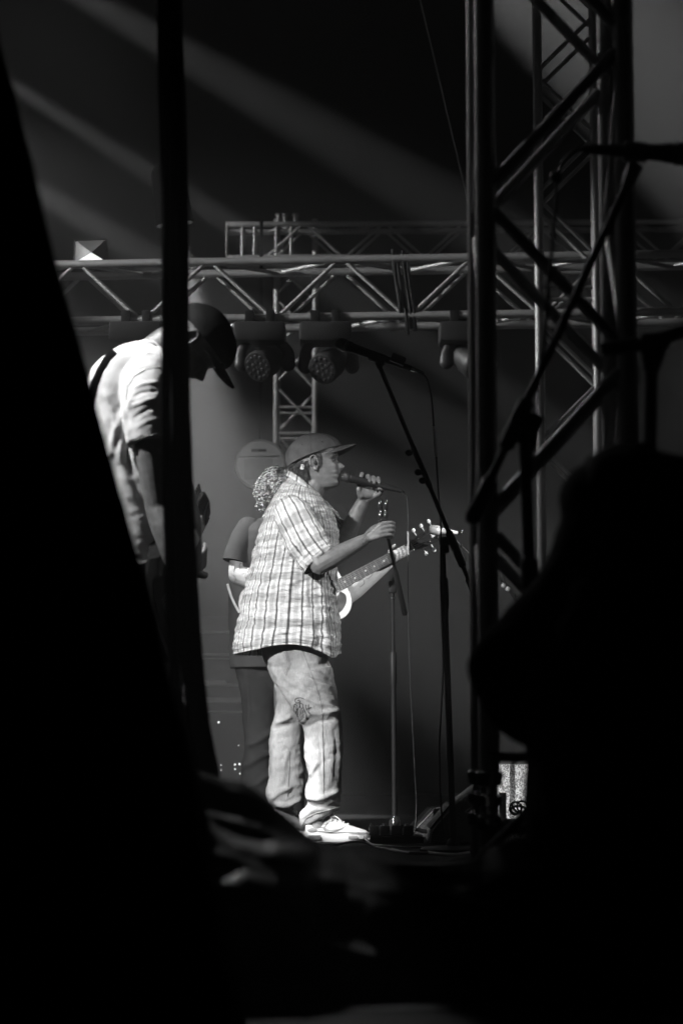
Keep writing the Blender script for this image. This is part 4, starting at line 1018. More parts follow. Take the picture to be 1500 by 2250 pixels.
bp_.append(tube([at(330, 850, 7.26), at(375, 1000, 7.28), Ec], [.060, .050, .042], 16, sub=4, round_ends=True))
bp_.append(tube([Ec, Wc], [.042, .028], 14))
bp_ += hand(Wc, [px3([(436 + 2 * k, 1252 - 11 * k, 7.42), (448 + 1 * k, 1243 - 12 * k, 7.43), (450, 1232 - 12 * k, 7.45)]) for k in range(4)], px3([(440, 1262, 7.41), (450, 1266, 7.42), (453, 1262, 7.43)]))
for (x, Y) in ((310, 6.93), (345, 7.18)):
    bp_.append(tube(px3([(x, 1390, Y), (x + 12, 1600, Y), (x + 10, 1800, Y), (x + 8, 1890, Y)]), [.09, .06, .05, .035], 12))
meshobj('body', union(bp_, .0045, 3), SKIN, B_, angle=180)
rows = [(245, 1400, 384, 1400, .17, Yb), (238, 1330, 386, 1340, .17, Yb), (230, 1250, 388, 1260, .165, Yb), (222, 1130, 390, 1150, .17, Yb), (212, 1040, 393, 1060, .18, Yb), (203, 960, 395, 985, .195, Yb), (197, 905, 395, 935, .205, Yb),
        (194, 862, 392, 895, .215, Yb), (203, 820, 386, 858, .215, Yb), (228, 792, 378, 826, .205, Yb), (262, 768, 370, 800, .165, Yb), (294, 755, 364, 784, .115, Yb), (316, 750, 362, 772, .085, Yb)]
tf = [([(300, 870), (275, 930), (262, 1010)], .014, .016), ([(285, 880), (250, 950), (235, 1010)], .014, .014), ([(270, 920), (290, 1020), (330, 1110)], .013, .014), ([(262, 960), (280, 1050), (320, 1130)], .014, -.005), ([(300, 1010), (310, 1060), (335, 1090)], .012, .012), ([(240, 1060), (290, 1130), (330, 1190)], .016, .016)]
def loft_solid(rows_, n, nr_, p): return loft(list(sil_rings(rows_, n, nr_, p)))
tm = union([loft_solid(rows, 90, 80, 2.25),
            tube(px3([(335, 815, 6.98), (322, 832, 6.90), (320, 870, 6.84), (324, 920, 6.815), (331, 974, 6.805)]), [.085, .086, .076, .071, .069], 40, sub=8),
            tube(px3([(335, 830, 7.15), (352, 900, 7.26), (368, 960, 7.28)]), [.08, .074, .066], 32, sub=6)], .0055, 6, 'tee_shirt')
P, N = mesh_np(tm)
tf = [([(300, 870), (276, 930), (262, 1010)], .012, 0.0070), ([(285, 880), (250, 950), (235, 1010)], .012, 0.0063), ([(280, 905), (292, 1000), (330, 1100)], .010, 0.0070), ([(268, 930), (280, 1030), (318, 1120)], .010, -0.0056),
      ([(290, 985), (305, 1040), (335, 1080)], .010, 0.0063), ([(240, 1060), (290, 1130), (330, 1190)], .013, 0.0084), ([(281, 850), (284, 900), (290, 945)], .006, -0.0070), ([(350, 808), (310, 816), (286, 838)], .004, -0.0021),
      ([(296, 862), (320, 852), (352, 846)], .006, 0.0036), ([(292, 885), (318, 872), (352, 868)], .006, -0.0036), ([(294, 905), (322, 892), (350, 884)], .007, 0.0042), ([(298, 930), (326, 912), (352, 900)], .006, -0.0030), ([(305, 950), (330, 935), (355, 930)], .006, 0.0024),
      ([(225, 850), (245, 900), (255, 960)], .008, 0.0035), ([(330, 770), (300, 790), (280, 820)], .008, 0.0035)]
P = P + N * (.004 * nz3(P, (8, 8, 6), 3, 2) + .0018 * nz3(P, (20, 20, 26), 7, 3) + fold_disp(P, N, tf, 6.84))[:, None]
tm.vertices.foreach_set('co', P.ravel()); tm.update()
tee = meshobj('tee_shirt', tm, WHITETEE, B_, angle=180)
tb = bvh_of(tee)
seam([(352, 806), (320, 812), (295, 826), (281, 850), (277, 880)], tb, .0014, 'shoulder_seam', mat('shirt_seam', .4, .9, var=0), tee)
seam([(296, 968), (312, 962), (335, 955), (356, 950)], tb, .0012, 'sleeve_hem', mat('shirt_seam', .4, .9, var=0), tee)
obj('collar_rib', tube([HBp for HBp in px3([(318, 748, Yb), (336, 752, 6.99), (352, 768, 6.97), (366, 790, 6.98)])], .006, 8, sub=5), WHITETEE, tee)
# strap across the back
sp_ = []
ln = [(256, 775), (240, 790), (225, 815), (212, 845), (204, 880), (202, 920)]
q = project([(a_ + t * (b_[0] - a_), c_ + t * (b_[1] - c_)) for (a_, c_), b_ in zip(ln, ln[1:]) for t in (0, .25, .5, .75)], tb, .004)
crown, brim = cap_shapes(zf=.062, zb=.006, blen=.075)
cp = obj('cap', xform(crown, HB), CAPBLACK, B_, angle=60); obj('brim', xform(brim, HB), CAPBLACK, cp)
obj('cap_badge', xform(box((.108, -.012, .082), (.003, .03, .016), Matrix.Rotation(rad(-20), 3, 'Y') @ Matrix.Rotation(rad(-12), 3, 'Z'), bev=.001), HB), mat('woven_badge', .35, .8, var=.5, vscale=80), cp)
garment([(248, 1375, 388, 1375, .16, Yb), (246, 1430, 390, 1430, .17, Yb), (262, 1520, 385, 1520, .165, Yb), (275, 1700, 385, 1700, .15, Yb), (282, 1900, 380, 1900, .14, Yb)], 70, 50, 2.4, 'trousers', mat('grey_chinos', .30, .9, var=.1), B_)
for (x, Y) in ((285, 6.9), (310, 7.2)):
    sh = bpy.data.objects.new('shoe', None); COL.objects.link(sh); sh.parent = B_
    p = at(x, 1900, Y); sneaker(Matrix.Translation((p.x, Y, .001)), sh, mu=SOLED, ms=SOLED, detail=False)
# electric guitar
eg = thing('electric_guitar', 'dark electric guitar slung low on the bowed guitarist in white', 'guitar')
if q and len(q) > 3: obj('strap', tube(q, .018, 8, ell=.14, up=(-.6, 0, .8)), BLACKCL, eg)
c0 = at(352, 1318, 6.83); c1 = at(441, 1128, 7.50); gx = (c1 - c0).normalized(); gn = V((1, -.35, .1)); gn = (gn - gx * gn.dot(gx)).normalized(); gy = gn.cross(gx)
EM = Matrix.Translation(c0) @ Matrix((gx, gy, gn)).transposed().to_4x4()
ol = [(.20, .03), (.22, .10), (.19, .15), (.12, .135), (.05, .12), (-.02, .14), (-.10, .165), (-.16, .13), (-.18, .05), (-.18, -.05), (-.16, -.13), (-.10, -.165), (-.02, -.14), (.05, -.12), (.10, -.14), (.14, -.12), (.12, -.06), (.15, -.03)]
os_ = crom(ol + [ol[0]], 80)[:-1]
obj('guitar_body', xform(plate([(x, y) for x, y in os_], -.022, .022), EM), mat('black_gloss_lacquer', .015, .12, var=0, coat=1.0), eg, angle=35)
pgp = crom([(x * .72 - .01, y * .72 - .02) for x, y in ol] + [(ol[0][0] * .72 - .01, ol[0][1] * .72 - .02)], 60)[:-1]
obj('pickguard', xform(plate([(x, y) for x, y in pgp], .0225, .0245), EM), BLACKPL, eg, angle=35)
obj('strap_plate', box(at(337, 1262, 6.80), (.045, .006, .022), Matrix.Rotation(rad(24), 3, 'Y'), bev=.002), CHROME, eg)
obj('neck', xform(box((.42, 0, .012), (.50, .05, .026), bev=.008), EM), PALEPL, eg)
obj('headstock', xform(plate([(.66, -.024), (.70, -.03), (.84, -.035), (.87, 0), (.84, .045), (.72, .05), (.66, .024)], -.004, .012), EM), mat('dark_headstock_gloss', .03, .2), eg, angle=30)
for k in range(6):
    x = .70 + .026 * k; obj('tuner_button', xform(join(tube([(x, .048, .0), (x, .064, .0)], .004, 6), box((x, .070, 0), (.013, .014, .008), bev=.003)), EM), CHROME, eg)
    obj('tuner_button', xform(box((x, -.046, 0), (.013, .014, .008), bev=.003), EM), BLACKPL, eg)
    obj('string', xform(tube([(-.08, (-.5 + k / 5) * .05, .028), (.655, (-.5 + k / 5) * .036, .028), (x, .01, .018)], .0008, 4), EM), STEEL, eg)
for (x, y) in ((-.06, -.09), (-.10, -.05)): obj('knob', xform(lathe([(0, .011), (.014, .010), (.016, .001)], (x, y, .024), (0, 0, 1), 14), EM), CHROME, eg)
obj('strap_button', ellipsoid(at(360, 1378, 6.78), (.012, .012, .012)), BLACKPL, eg)

# ------------------------------------------------------------------ crew member crouching in black at the stage edge
K = thing('person', 'crew member in black crouching at the stage edge beside the near tower', 'person')
Yk_ = 3.6
kp = []; HK = head_matrix(at(1385, 1160, Yk_), (.5, .85, -.15), (0, 0, 1), 1.0); add_head(kp, HK)
kp.append(tube(px3([(1385, 1130, Yk_), (1380, 1220, Yk_), (1375, 1300, Yk_)]), [.06, .065, .09], 14))
kp.append(tube(px3([(1380, 1290, Yk_), (1390, 1500, Yk_), (1410, 1750, Yk_), (1430, 1950, 3.65)]), [.12, .15, .16, .16], 18, sub=3))
kp.append(tube(px3([(1290, 1310, Yk_), (1210, 1395, 3.62), (1085, 1470, 3.65)]), [.06, .045, .022], 14, sub=3, round_ends=True))
kp.append(tube(px3([(1085, 1470, 3.65), (1190, 1565, 3.75), (1300, 1650, 3.85)]), [.022, .034, .028], 14, sub=3, round_ends=True))
kp += hand(at(1308, 1660, 3.86), [px3([(1325 + 9 * k, 1695, 3.87), (1328 + 9 * k, 1728, 3.88), (1326 + 9 * k, 1756, 3.88)]) for k in range(4)], px3([(1310, 1690, 3.85), (1304, 1715, 3.85), (1306, 1735, 3.85)]))
kp.append(tube(px3([(1480, 1310, Yk_), (1580, 1500, 3.6), (1560, 1700, 3.7)]), [.065, .05, .035], 14, sub=3, round_ends=True))
for s in (0, 1):
    x = 1350 + 170 * s
    kp.append(tube(px3([(1400 + 70 * s, 1960, 3.65), (x, 1860, 3.95), (x, 2000, 4.1), (x, 2140, 3.75), (x, 2160, 3.6)]), [.09, .075, .06, .045, .04], 14, sub=3))
kb = union(kp, .008, 3); meshobj('body', kb, mat('crew_skin', .25, .6), K, angle=180)  # one even skin tone
jk = [tube(px3([(1385, 1215, Yk_), (1378, 1290, Yk_), (1385, 1500, Yk_), (1410, 1750, Yk_), (1430, 2000, 3.65)]), [.075, .135, .175, .185, .19], 24, sub=4),
      tube(px3([(1350, 1285, Yk_), (1195, 1392, 3.62), (1066, 1473, 3.65)]), [.095, .074, .030], 18, sub=4, round_ends=True),
      tube(px3([(1066, 1473, 3.65), (1130, 1550, 3.72), (1235, 1610, 3.8), (1300, 1650, 3.85)]), [.030, .050, .05, .042], 18, sub=4, round_ends=True),
      tube(px3([(1450, 1280, Yk_), (1580, 1500, 3.6), (1562, 1700, 3.7)]), [.10, .075, .05], 18, sub=4, round_ends=True)]
jk += [ellipsoid(at(1350, 1098, Yk_), (.088, .10, .068)), ellipsoid(at(1445, 1085, Yk_), (.10, .10, .068)), ellipsoid(at(1395, 1150, Yk_), (.116, .12, .10))]; jk.append(tube(px3([(1360, 1150, Yk_), (1320, 1230, Yk_), (1270, 1310, Yk_)]), [.085, .085, .075], 20, sub=4, round_ends=True))
jkm = union(jk, .009, 4, 'jacket'); P, N = mesh_np(jkm); P = P + N * (.010 * nz3(P, (7, 7, 7), 2, 3))[:, None]; jkm.vertices.foreach_set('co', P.ravel()); jkm.update()
meshobj('jacket', jkm, BLACKCL, K, angle=180)
crown, brim = cap_shapes(); cp = obj('cap', xform(crown, HK), CAPBLACK, K, angle=60); obj('brim', xform(brim, HK), CAPBLACK, cp)
hh = obj('hair', xform(ellipsoid((-.02, 0, .0), (.098, .085, .085)), HK), HAIRB, K)
tr = [tube(px3([(1400 + 70 * s, 1960, 3.65), (1350 + 170 * s, 1850, 3.97), (1350 + 170 * s, 2000, 4.12), (1350 + 170 * s, 2145, 3.75)]), [.12, .095, .08, .065], 18, sub=4, round_ends=True) for s in (0, 1)]
meshobj('trousers', union(tr, .010, 3), BLACKCL, K, angle=180)
for s in (0, 1):
    p = at(1350 + 170 * s, 2150, 3.72); obj('boot', box((p.x, 3.62, .05), (.09, .26, .10), bev=.03), SOLED, K)

# ------------------------------------------------------------------ microphones, stands and cables
def dyn_mic(label, head, tail, sc=1.0, connector=True):
    t = thing('microphone', label, 'microphone')
    h, e = V(head), V(tail); ax = (e - h).normalized(); L_ = (e - h).length; r = .0255 * sc
    obj('grille', lathe([(-r * 1.0, .001), (-r * .95, r * .42), (-r * .72, r * .74), (-r * .3, r * .96), (r * .1, r), (r * .5, r * .98), (r * .95, r * .88), (r * 1.0, r * .8)], h, ax, 28), mat('dark_wire_mesh', .05, .4, metal=.8, var=.6, vscale=300, bump=.6, bscale=500), t)
    obj('ring', lathe([(0, r * .93), (.002, r * 1.04), (.006, r * 1.04), (.008, r * .93)], h + ax * r * .42, ax, 28), CHROME if connector else BLACKPL, t)
    obj('handle', lathe([(r * 1.0, r * .5), (r * 1.0, r * .86), (r * 1.5, r * .84), (r * 1.8, r * .74), (L_ * .85, r * .46), (L_, r * .42), (L_, .001)], h, ax, 24), BLACK, t)
    if connector:
        obj('connector', lathe([(0, r * .40), (.012, r * .40), (.014, r * .32), (.030, r * .32), (.034, r * .24), (.05, r * .22), (.055, r * .12)], e - ax * .002, ax, 18), CHROME, t)
    return t
def cable(label, pts, r=.0032, m=None, name='cable', sub=8):
    return tag(obj(name, tube(pts, r, 8, sub=sub), m or BLACKPL), label, 'cable')
# A: tall stand with a spare microphone, in front of the singer
YA = 8.8
tA = thing('microphone_stand', 'tall black boom stand holding the raised spare microphone', 'microphone stand')
base = at(996, 1866, YA); base.z = 0; j = at(972, 1196, YA)
obj('base', lathe([(0, .13), (.012, .13), (.02, .115), (.026, .03), (.05, .02), (.05, .001)], base, (0, 0, 1), 36), BLACK, tA)
obj('lower_tube', tube([base + V((0, 0, .03)), base.lerp(j, .42), base.lerp(j, .80)], .0125, 14), BLACK, tA)
obj('clutch', tube([base.lerp(j, .78), base.lerp(j, .80), base.lerp(j, .885), base.lerp(j, .89)], [.012, .0165, .0165, .013], 16), BLACKPL, tA)
obj('upper_tube', tube([base.lerp(j, .80), j], .0095, 14), BLACK, tA)
obj('boom_joint', join(box(j + V((.004, 0, -.004)), (.035, .03, .065), Matrix.Rotation(rad(-10), 3, 'Y'), bev=.007), lathe([(-.024, .016), (.024, .016)], j + V((.02, 0, .012)), (0, 1, 0), 18), box(at(985, 1190, YA), (.06, .026, .03), Matrix.Rotation(rad(-25), 3, 'Y'), bev=.006)), BLACKPL, tA)
b0, b1 = at(1052, 1330, YA - .02), at(834, 806, YA - .02); bd = (b1 - b0).normalized()
obj('boom', tube([b0, b1], .0085, 14), BLACK, tA)
obj('boom_grip', tube([b0 - bd * .01, b0, b0 + bd * .11, b0 + bd * .115], [.011, .0135, .0135, .010], 14), BLACKPL, tA)
obj('boom_sleeve', tube([b0.lerp(b1, .16), b0.lerp(b1, .165), b0.lerp(b1, .30), b0.lerp(b1, .31)], [.010, .0155, .0155, .010], 14), BLACKPL, tA)
obj('boom_sleeve', tube([b0.lerp(b1, .49), b0.lerp(b1, .50), b0.lerp(b1, .66), b0.lerp(b1, .665)], [.009, .0115, .0105, .009], 14), BLACKPL, tA)
for (x, y) in ((898, 995), (918, 1038), (928, 1056)): obj('cable_clip', ellipsoid(at(x, y, YA - .03), (.015, .012, .013)), BLACKPL, tA)
cp_ = at(829, 790, YA - .02)
obj('mic_clip', join(tube([b1 - bd * .005, b1 + bd * .022], .012, 14), tube([b1 + bd * .02, cp_], [.010, .016], 12), tube([at(812, 780, YA - .02), at(846, 793, YA - .02)], .0215, 18)), BLACKPL, tA)
mA = dyn_mic('spare black microphone clipped high on the tall boom stand', at(750, 756, YA - .02), at(903, 810, YA - .02))
obj('tape_flag', box(at(874, 790, YA - .04), (.058, .03, .034), Matrix.Rotation(rad(22), 3, 'Y'), bev=.004), BLACKPL, mA)
cA = cable('thin black cable hanging from the raised spare microphone down its stand', px3([(920, 819, YA - .02), (936, 830, YA - .02), (945, 858, YA - .02), (950, 900, YA - .02), (953, 945, YA - .02), (958, 1010, YA - .02), (963, 1090, YA - .03), (968, 1160, YA - .04), (968, 1300, YA - .04), (973, 1470, YA - .03), (965, 1640, YA - .03), (968, 1760, YA - .03), (975, 1850, YA - .04)]))
obj('tape_wrap', tube(px3([(952, 937, YA - .021), (955, 972, YA - .021), (957.5, 1004, YA - .021)]), .0058, 8), TAPE, cA)
# B: singer's stand
tB = thing('microphone_stand', 'boom stand gripped by the singer, its clip empty', 'microphone stand')
YB = 9.95
base = at(867, 1840, YB); base.z = 0; j = at(862, 1288, YB)
obj('lower_tube', tube([base + V((0, 0, .02)), base.lerp(j, .62)], .0115, 14), BLACK, tB)
obj('clutch', tube([base.lerp(j, .60), base.lerp(j, .62), base.lerp(j, .735), base.lerp(j, .74)], [.012, .0155, .0155, .012], 16), BLACKPL, tB)
obj('upper_tube', tube([base.lerp(j, .7), j], .0085, 14), BLACK, tB)
obj('collar', tube([at(863, 1312, YB), at(863, 1316, YB)], .0115, 14), CHROME, tB)
obj('boom_joint', join(box(j + V((.0, 0, -.004)), (.036, .03, .055), bev=.008), lathe([(-.02, .016), (.02, .016)], at(868, 1275, YB), (0, 1, 0), 16)), BLACKPL, tB)
b0, b1 = at(889, 1350, YB + .06), at(845, 1148, 9.742)
jm_ = b0.lerp(b1, .47)
obj('boom', tube([b0, b1], .0075, 14), BLACK, tB)
obj('boom_sleeve', tube([b0, b0.lerp(b1, .02), jm_, b0.lerp(b1, .49)], [.0105, .0125, .0115, .008], 14), BLACKPL, tB)
for k in range(3):
    a_ = rad(20 + 120 * k); obj('leg', tube([base + V((0, 0, .07)), base + V((.14 * math.cos(a_), .14 * math.sin(a_), .04)), base + V((.29 * math.cos(a_), .29 * math.sin(a_), .012))], [.009, .009, .011], 10), BLACK, tB)
obj('leg_hub', lathe([(0, .016), (.02, .026), (.075, .026), (.09, .016), (.1, .012)], base + V((0, 0, .01)), (0, 0, 1), 20), mat('gloss_black', .02, .15, var=0, coat=.5), tB)
GL = mat('gloss_black', .02, .15)
clip = []
for s in (-1, 1):
    x = 841 + s * 5.5
    clip.append(lathe([(0, .004), (.006, .0095), (.022, .0105), (.036, .008), (.042, .0065), (.048, .009), (.066, .0105), (.084, .0095), (.092, .006), (.098, .002)], at(x, 1143, 9.742), (0.02 * s, 0, 1), 16))
clip.append(ellipsoid(at(841, 1143, 9.742), (.022, .018, .014)))
obj('mic_clip', join(*clip), GL, tB)
mB = dyn_mic('black handheld microphone at the mouth of the singer', at(759, 1047.5, 9.985), at(868, 1076, 9.985), .95, False)
obj('connector', tube(px3([(866, 1075.5, 9.985), (880, 1079.5, 9.985), (886, 1081.5, 9.985)]), [.009, .007, .004], 14), BLACK, mB)
obj('connector_tip', tube(px3([(882, 1080, 9.985), (888, 1082, 9.985)]), [.0065, .0055], 12), CHROME, mB)
cB = cable('thin black cable hanging from the microphone of the singer', px3([(885, 1081, 9.985), (892, 1090, 9.985), (895, 1112, 9.985), (896, 1160, 9.985), (896, 1300, 9.985), (898, 1420, 9.985), (903, 1540, 9.98), (910, 1680, 9.98), (914, 1780, 9.98), (905, 1838, 9.95), (870, 1846, 9.9)]), .0026)
obj('tape_wrap', tube(px3([(896, 1168, 9.983), (896.3, 1195, 9.983), (896.6, 1219, 9.983)]), .0042, 8), mat('clear_tape', .35, .3, var=.3, vscale=60), cB)
# C: bright rear microphone on a thin chrome stand
tC = thing('microphone_stand', 'thin chrome stand reaching out from behind the near tower to a pale microphone', 'microphone stand')
YC = 10.72; pb = at(1069, 1800, YC); pb.z = 0
obj('pole', tube([pb, at(1067, 1240, YC)], .010, 12), CHROME, tC)
obj('boom', tube(px3([(1072, 1252, YC), (1046, 1230, YC), (1012, 1199, YC), (996, 1182, YC)]), .0035, 8), CHROME, tC)
obj('boom_knob', ellipsoid(at(1012, 1198, YC - .01), (.009, .009, .009)), CHROME, tC)
obj('rod', tube(px3([(985, 1168, YC), (1014, 1173, YC)]), .006, 10), CHROME, tC)
obj('rod_tip', tube(px3([(1012, 1174, YC), (1016, 1164, YC)]), .003, 8), CHROME, tC)
obj('wing_nut', ellipsoid(at(1044, 1180, YC), (.007, .007, .007)), CHROME, tC)
obj('base', lathe([(0, .12), (.012, .12), (.02, .02), (.04, .012)], pb, (0, 0, 1), 30), BLACK, tC)
mC = thing('microphone', 'small pale microphone beside the guitar headstock', 'microphone')
c = at(948, 1164, YC); ax = (at(990, 1169, YC) - c).normalized()
obj('grille', lathe([(-.03, .001), (-.028, .016), (-.02, .022), (.008, .024), (.02, .022), (.024, .018)], c + ax * .015, ax, 22), mat('silver_mesh', .7, .4, metal=.4, var=.2, vscale=200), mC)
obj('handle', lathe([(.02, .017), (.045, .014), (.09, .010), (.11, .008)], c + ax * .015, ax, 18), PALEPL, mC)
# chrome hardware (cymbal stand top) glimpsed through the near tower
tD = thing('cymbal_stand', 'bright chrome drum hardware glimpsed through the near tower', 'drum stand')
YD = 11.8
obj('tilter', tube(px3([(1096, 1240, YD), (1101, 1258, YD), (1108, 1278, YD)]), .007, 10), CHROME, tD)
obj('arm', tube(px3([(1100, 1274, YD), (1114, 1286, YD), (1127, 1299, YD)]), .006, 10), CHROME, tD)
for (x, y, r) in ((1105, 1287, .013), (1115, 1294, .013), (1132, 1307, .008), (1115, 1337, .007)): obj('knob', ellipsoid(at(x, y, YD - .01), (r, r, r)), CHROME if r < .01 else PALEPL, tD)
obj('rod', tube(px3([(1115, 1337, YD), (1145, 1332, YD)]), .002, 8), CHROME, tD)
obj('rod', tube(px3([(1118, 1298, YD), (1150, 1345, YD)]), .002, 8), CHROME, tD)
pb = at(1160, 1800, YD); pb.z = 0
obj('pole', tube([at(1110, 1282, YD), at(1150, 1345, YD), at(1160, 1400, YD), pb], .009, 10), BLACK, tD)
for k in range(3):
    a_ = rad(90 + 120 * k); obj('leg', tube([pb + V((0, 0, .35)), pb + V((.3 * math.cos(a_), .3 * math.sin(a_), .01))], .008, 8), BLACK, tD)
# D: near boom stand in silhouette
tE = thing('microphone_stand', 'dark boom stand leaning across the near tower, out of focus', 'microphone stand')
YE = 4.75
pb = at(1188, 2020, YE); pb.z = 0; j = at(1152, 950, YE)
obj('pole', tube([pb, j], .013, 14), BLACK, tE)
obj('clutch', tube([pb.lerp(j, .62), pb.lerp(j, .63), pb.lerp(j, .74), pb.lerp(j, .75)], [.013, .019, .019, .013], 14), BLACKPL, tE)
obj('boom_joint', join(box(at(1155, 940, YE), (.055, .04, .07), Matrix.Rotation(rad(25), 3, 'Y'), bev=.01), lathe([(-.03, .02), (.03, .02)], at(1142, 925, YE), (0, 1, 0), 18)), BLACKPL, tE)
b0, b1 = at(1032, 1150, YE), at(1372, 415, YE); bd = (b1 - b0).normalized()
obj('boom', tube([b0, b1], .009, 12), BLACK, tE)
obj('boom_grip', tube([b0, b0 + bd * .01, b0 + bd * .10, b0 + bd * .11], [.010, .017, .017, .011], 14), BLACKPL, tE)
obj('boom_sleeve', tube([b0.lerp(b1, .22), b0.lerp(b1, .23), b0.lerp(b1, .36), b0.lerp(b1, .37)], [.010, .018, .018, .010], 14), BLACKPL, tE)
obj('mic_clip', join(tube([b1, at(1395, 362, YE)], [.012, .018], 12), tube(px3([(1370, 332, YE), (1420, 336, YE)]), .022, 16)), BLACKPL, tE)
for k in range(3):
    a_ = rad(30 + 120 * k); obj('leg', tube([pb + V((0, 0, .28)), pb + V((.30 * math.cos(a_), .30 * math.sin(a_), .012))], .010, 10), BLACK, tE)
mE = dyn_mic('dark out of focus microphone on the boom stand crossing the near tower', at(1500, 338, YE), at(1300, 328, YE), 1.0, False)
obj('connector', tube(px3([(1302, 328, YE), (1276, 327, YE)]), [.011, .007], 12), BLACK, mE)
cable('dark cable looping from the out of focus microphone beside the near tower', px3([(1278, 327, YE), (1258, 335, YE), (1236, 355, YE), (1224, 385, YE), (1218, 470, YE), (1208, 590, YE), (1197, 720, YE), (1182, 850, YE), (1176, 960, YE), (1160, 1040, YE), (1166, 1250, YE)]), .0042)
tag(obj('cable_knot', ellipsoid(at(1221, 388, YE - .01), (.013, .012, .014)), BLACKPL), 'dark knot of tape on the looping cable beside the near tower', 'cable')
# E: second near stand at the right
tF = thing('microphone_stand', 'dark boom stand standing to the audience side of the near tower', 'microphone stand')
YF = 4.4; pb = at(1405, 2060, YF); pb.z = 0; j = at(1430, 790, YF)
obj('pole', tube([pb, j], .013, 14), BLACK, tF)
obj('boom_joint', join(tube(px3([(1436, 745, YF), (1432, 780, YF), (1428, 815, YF)]), [.03, .024, .016], 14), box(at(1436, 750, YF), (.06, .04, .03), bev=.008)), BLACKPL, tF)
obj('boom', tube(px3([(1318, 768, YF), (1400, 756, YF), (1500, 728, YF), (1720, 640, YF)]), [.012, .015, .013, .011], 12, sub=4), BLACK, tF)
for k in range(3):
    a_ = rad(80 + 120 * k); obj('leg', tube([pb + V((0, 0, .28)), pb + V((.30 * math.cos(a_), .30 * math.sin(a_), .012))], .010, 10), BLACK, tF)

# ------------------------------------------------------------------ floor gear
def wedge(label, poly, Y0, Y1, handle=None):
    t = thing('monitor_wedge', label, 'stage monitor', None)
    f0 = [at(x, y, Y0) for x, y in poly]; zmin = min(p.z for p in f0)
    f0 = [V((p.x, Y0, max(0.004, p.z - zmin + .004))) for p in f0]; f1 = [V((p.x, Y1, p.z)) for p in f0]; n = len(f0)
    cab = obj('cabinet', ([tuple(p) for p in f0 + f1], [tuple(range(n)), tuple(range(n, 2 * n))[::-1]] + [(i, (i + 1) % n, n + (i + 1) % n, n + i) for i in range(n)]), WEDGEMAT, t, smooth=False)
    bv = cab.modifiers.new('bevel', 'BEVEL'); bv.width = .008; bv.segments = 2
    if handle:
        hp = [at(x, y, Y0 - .002) for x, y in handle]; hp = [V((p.x, Y0 - .003, p.z - zmin + .004)) for p in hp]; hb = [p + V((0, .0025, 0)) for p in hp]; m = len(hp)
        obj('handle_recess', ([tuple(p) for p in hp + hb], [tuple(range(m))] + [(i, (i + 1) % m, m + (i + 1) % m, m + i) for i in range(m)]), INK, t, smooth=False)
        obj('handle_rim', tube(hp + [hp[0]], .0035, 6), mat('pale_edge', .25, .5), t)
    obj('grille', box((f0[1].lerp(f0[2], .5) + V((-.01, (Y1 - Y0) / 2, .004))), ((f0[2] - f0[1]).length * .9, (Y1 - Y0) * .86, .006), Matrix.Rotation(-math.atan2(f0[2].z - f0[1].z, f0[2].x - f0[1].x), 3, 'Y')), mat('black_steel_grille', .03, .5, metal=.5), t)
    obj('edge_strip', tube([f0[0] + V((0, -.002, .003)), f0[1] + V((0, -.002, .002)), f0[2] + V((0, -.002, .002))], .003, 6), mat('pale_edge', .25, .5), t)  # paler strip along the cabinet edge
    return t
wedge('speckled black monitor wedge with handle recess beside the tall stand', [(944, 1838), (948, 1812), (1000, 1750), (1060, 1704), (1090, 1700), (1098, 1838)], 9.55, 10.05, [(1022, 1768), (1046, 1752), (1062, 1752), (1062, 1785), (1038, 1790)])
wedge('low black monitor wedge behind the tall stand base', [(898, 1836), (904, 1826), (956, 1772), (988, 1768), (994, 1836)], 10.2, 10.7)
gb_ = thing('amp_cabinet', 'amplifier cabinet with pale woven grille seen under the truss crossbar', 'amplifier')
YG = 10.9; xa, xb_ = at(1092, 1700, YG).x, at(1262, 1700, YG).x; zt = at(1130, 1668, YG).z
obj('cabinet', box(((xa + xb_) / 2, YG + .16, zt / 2), (xb_ - xa + .04, .30, zt), bev=.012), mat('black_tolex', .02, .6), gb_)
obj('grille', box(((xa + xb_) / 2, YG + .004, zt / 2), (xb_ - xa, .012, zt - .05), bev=.003), GRILLEMAT, gb_)
obj('handle', tube([((xa + xb_) / 2 - .1, YG + .15, zt), ((xa + xb_) / 2 - .06, YG + .15, zt + .03), ((xa + xb_) / 2 + .06, YG + .15, zt + .03), ((xa + xb_) / 2 + .1, YG + .15, zt)], .008, 8, sub=4), CHROME, gb_)
# small case with pale edges and a coil of cable on top
cs = thing('small_case', 'small speckled case with pale edges in front of the woven grille', 'case')
YS = 9.4; p = at(1128, 1846, YS)
obj('case_body', box((p.x, YS + .09, .055), (.085, .16, .105), bev=.006), GRILLEMAT, cs)
for s in (-1, 1): obj('edge', box((p.x + s * .043, YS + .008, .058), (.012, .018, .112), bev=.003), PALEPL, cs)
cl_ = thing('cable_coil', 'black cable coiled on top of the small pale edged case', 'cable')
for (cx, cy__, rx, ry, tilt) in ((1132, 1776, 13, 14, 0), (1146, 1772, 11, 12, .5), (1138, 1780, 17, 9, .3)):
    pts = [at(cx + rx * math.cos(a_), cy__ + ry * math.sin(a_), YS + .05 + .03 * math.sin(a_ + tilt)) for a_ in np.linspace(0, 2 * math.pi, 22)]
    obj('loop', tube(pts, .0045, 8), BLACKPL, cl_)
obj('loop', tube(px3([(1122, 1766, YS), (1132, 1782, YS), (1150, 1794, YS), (1158, 1806, YS)]), .005, 8, sub=4), BLACKPL, cl_)
tag(obj('flat_panel', box(at(1104, 1778, YS + .3) + V((0, 0, 0)), (.03, .012, .14), bev=.002), PALEPL), 'narrow pale board standing behind the small case', 'board')
WC = mat('white_cable', .6, .5)
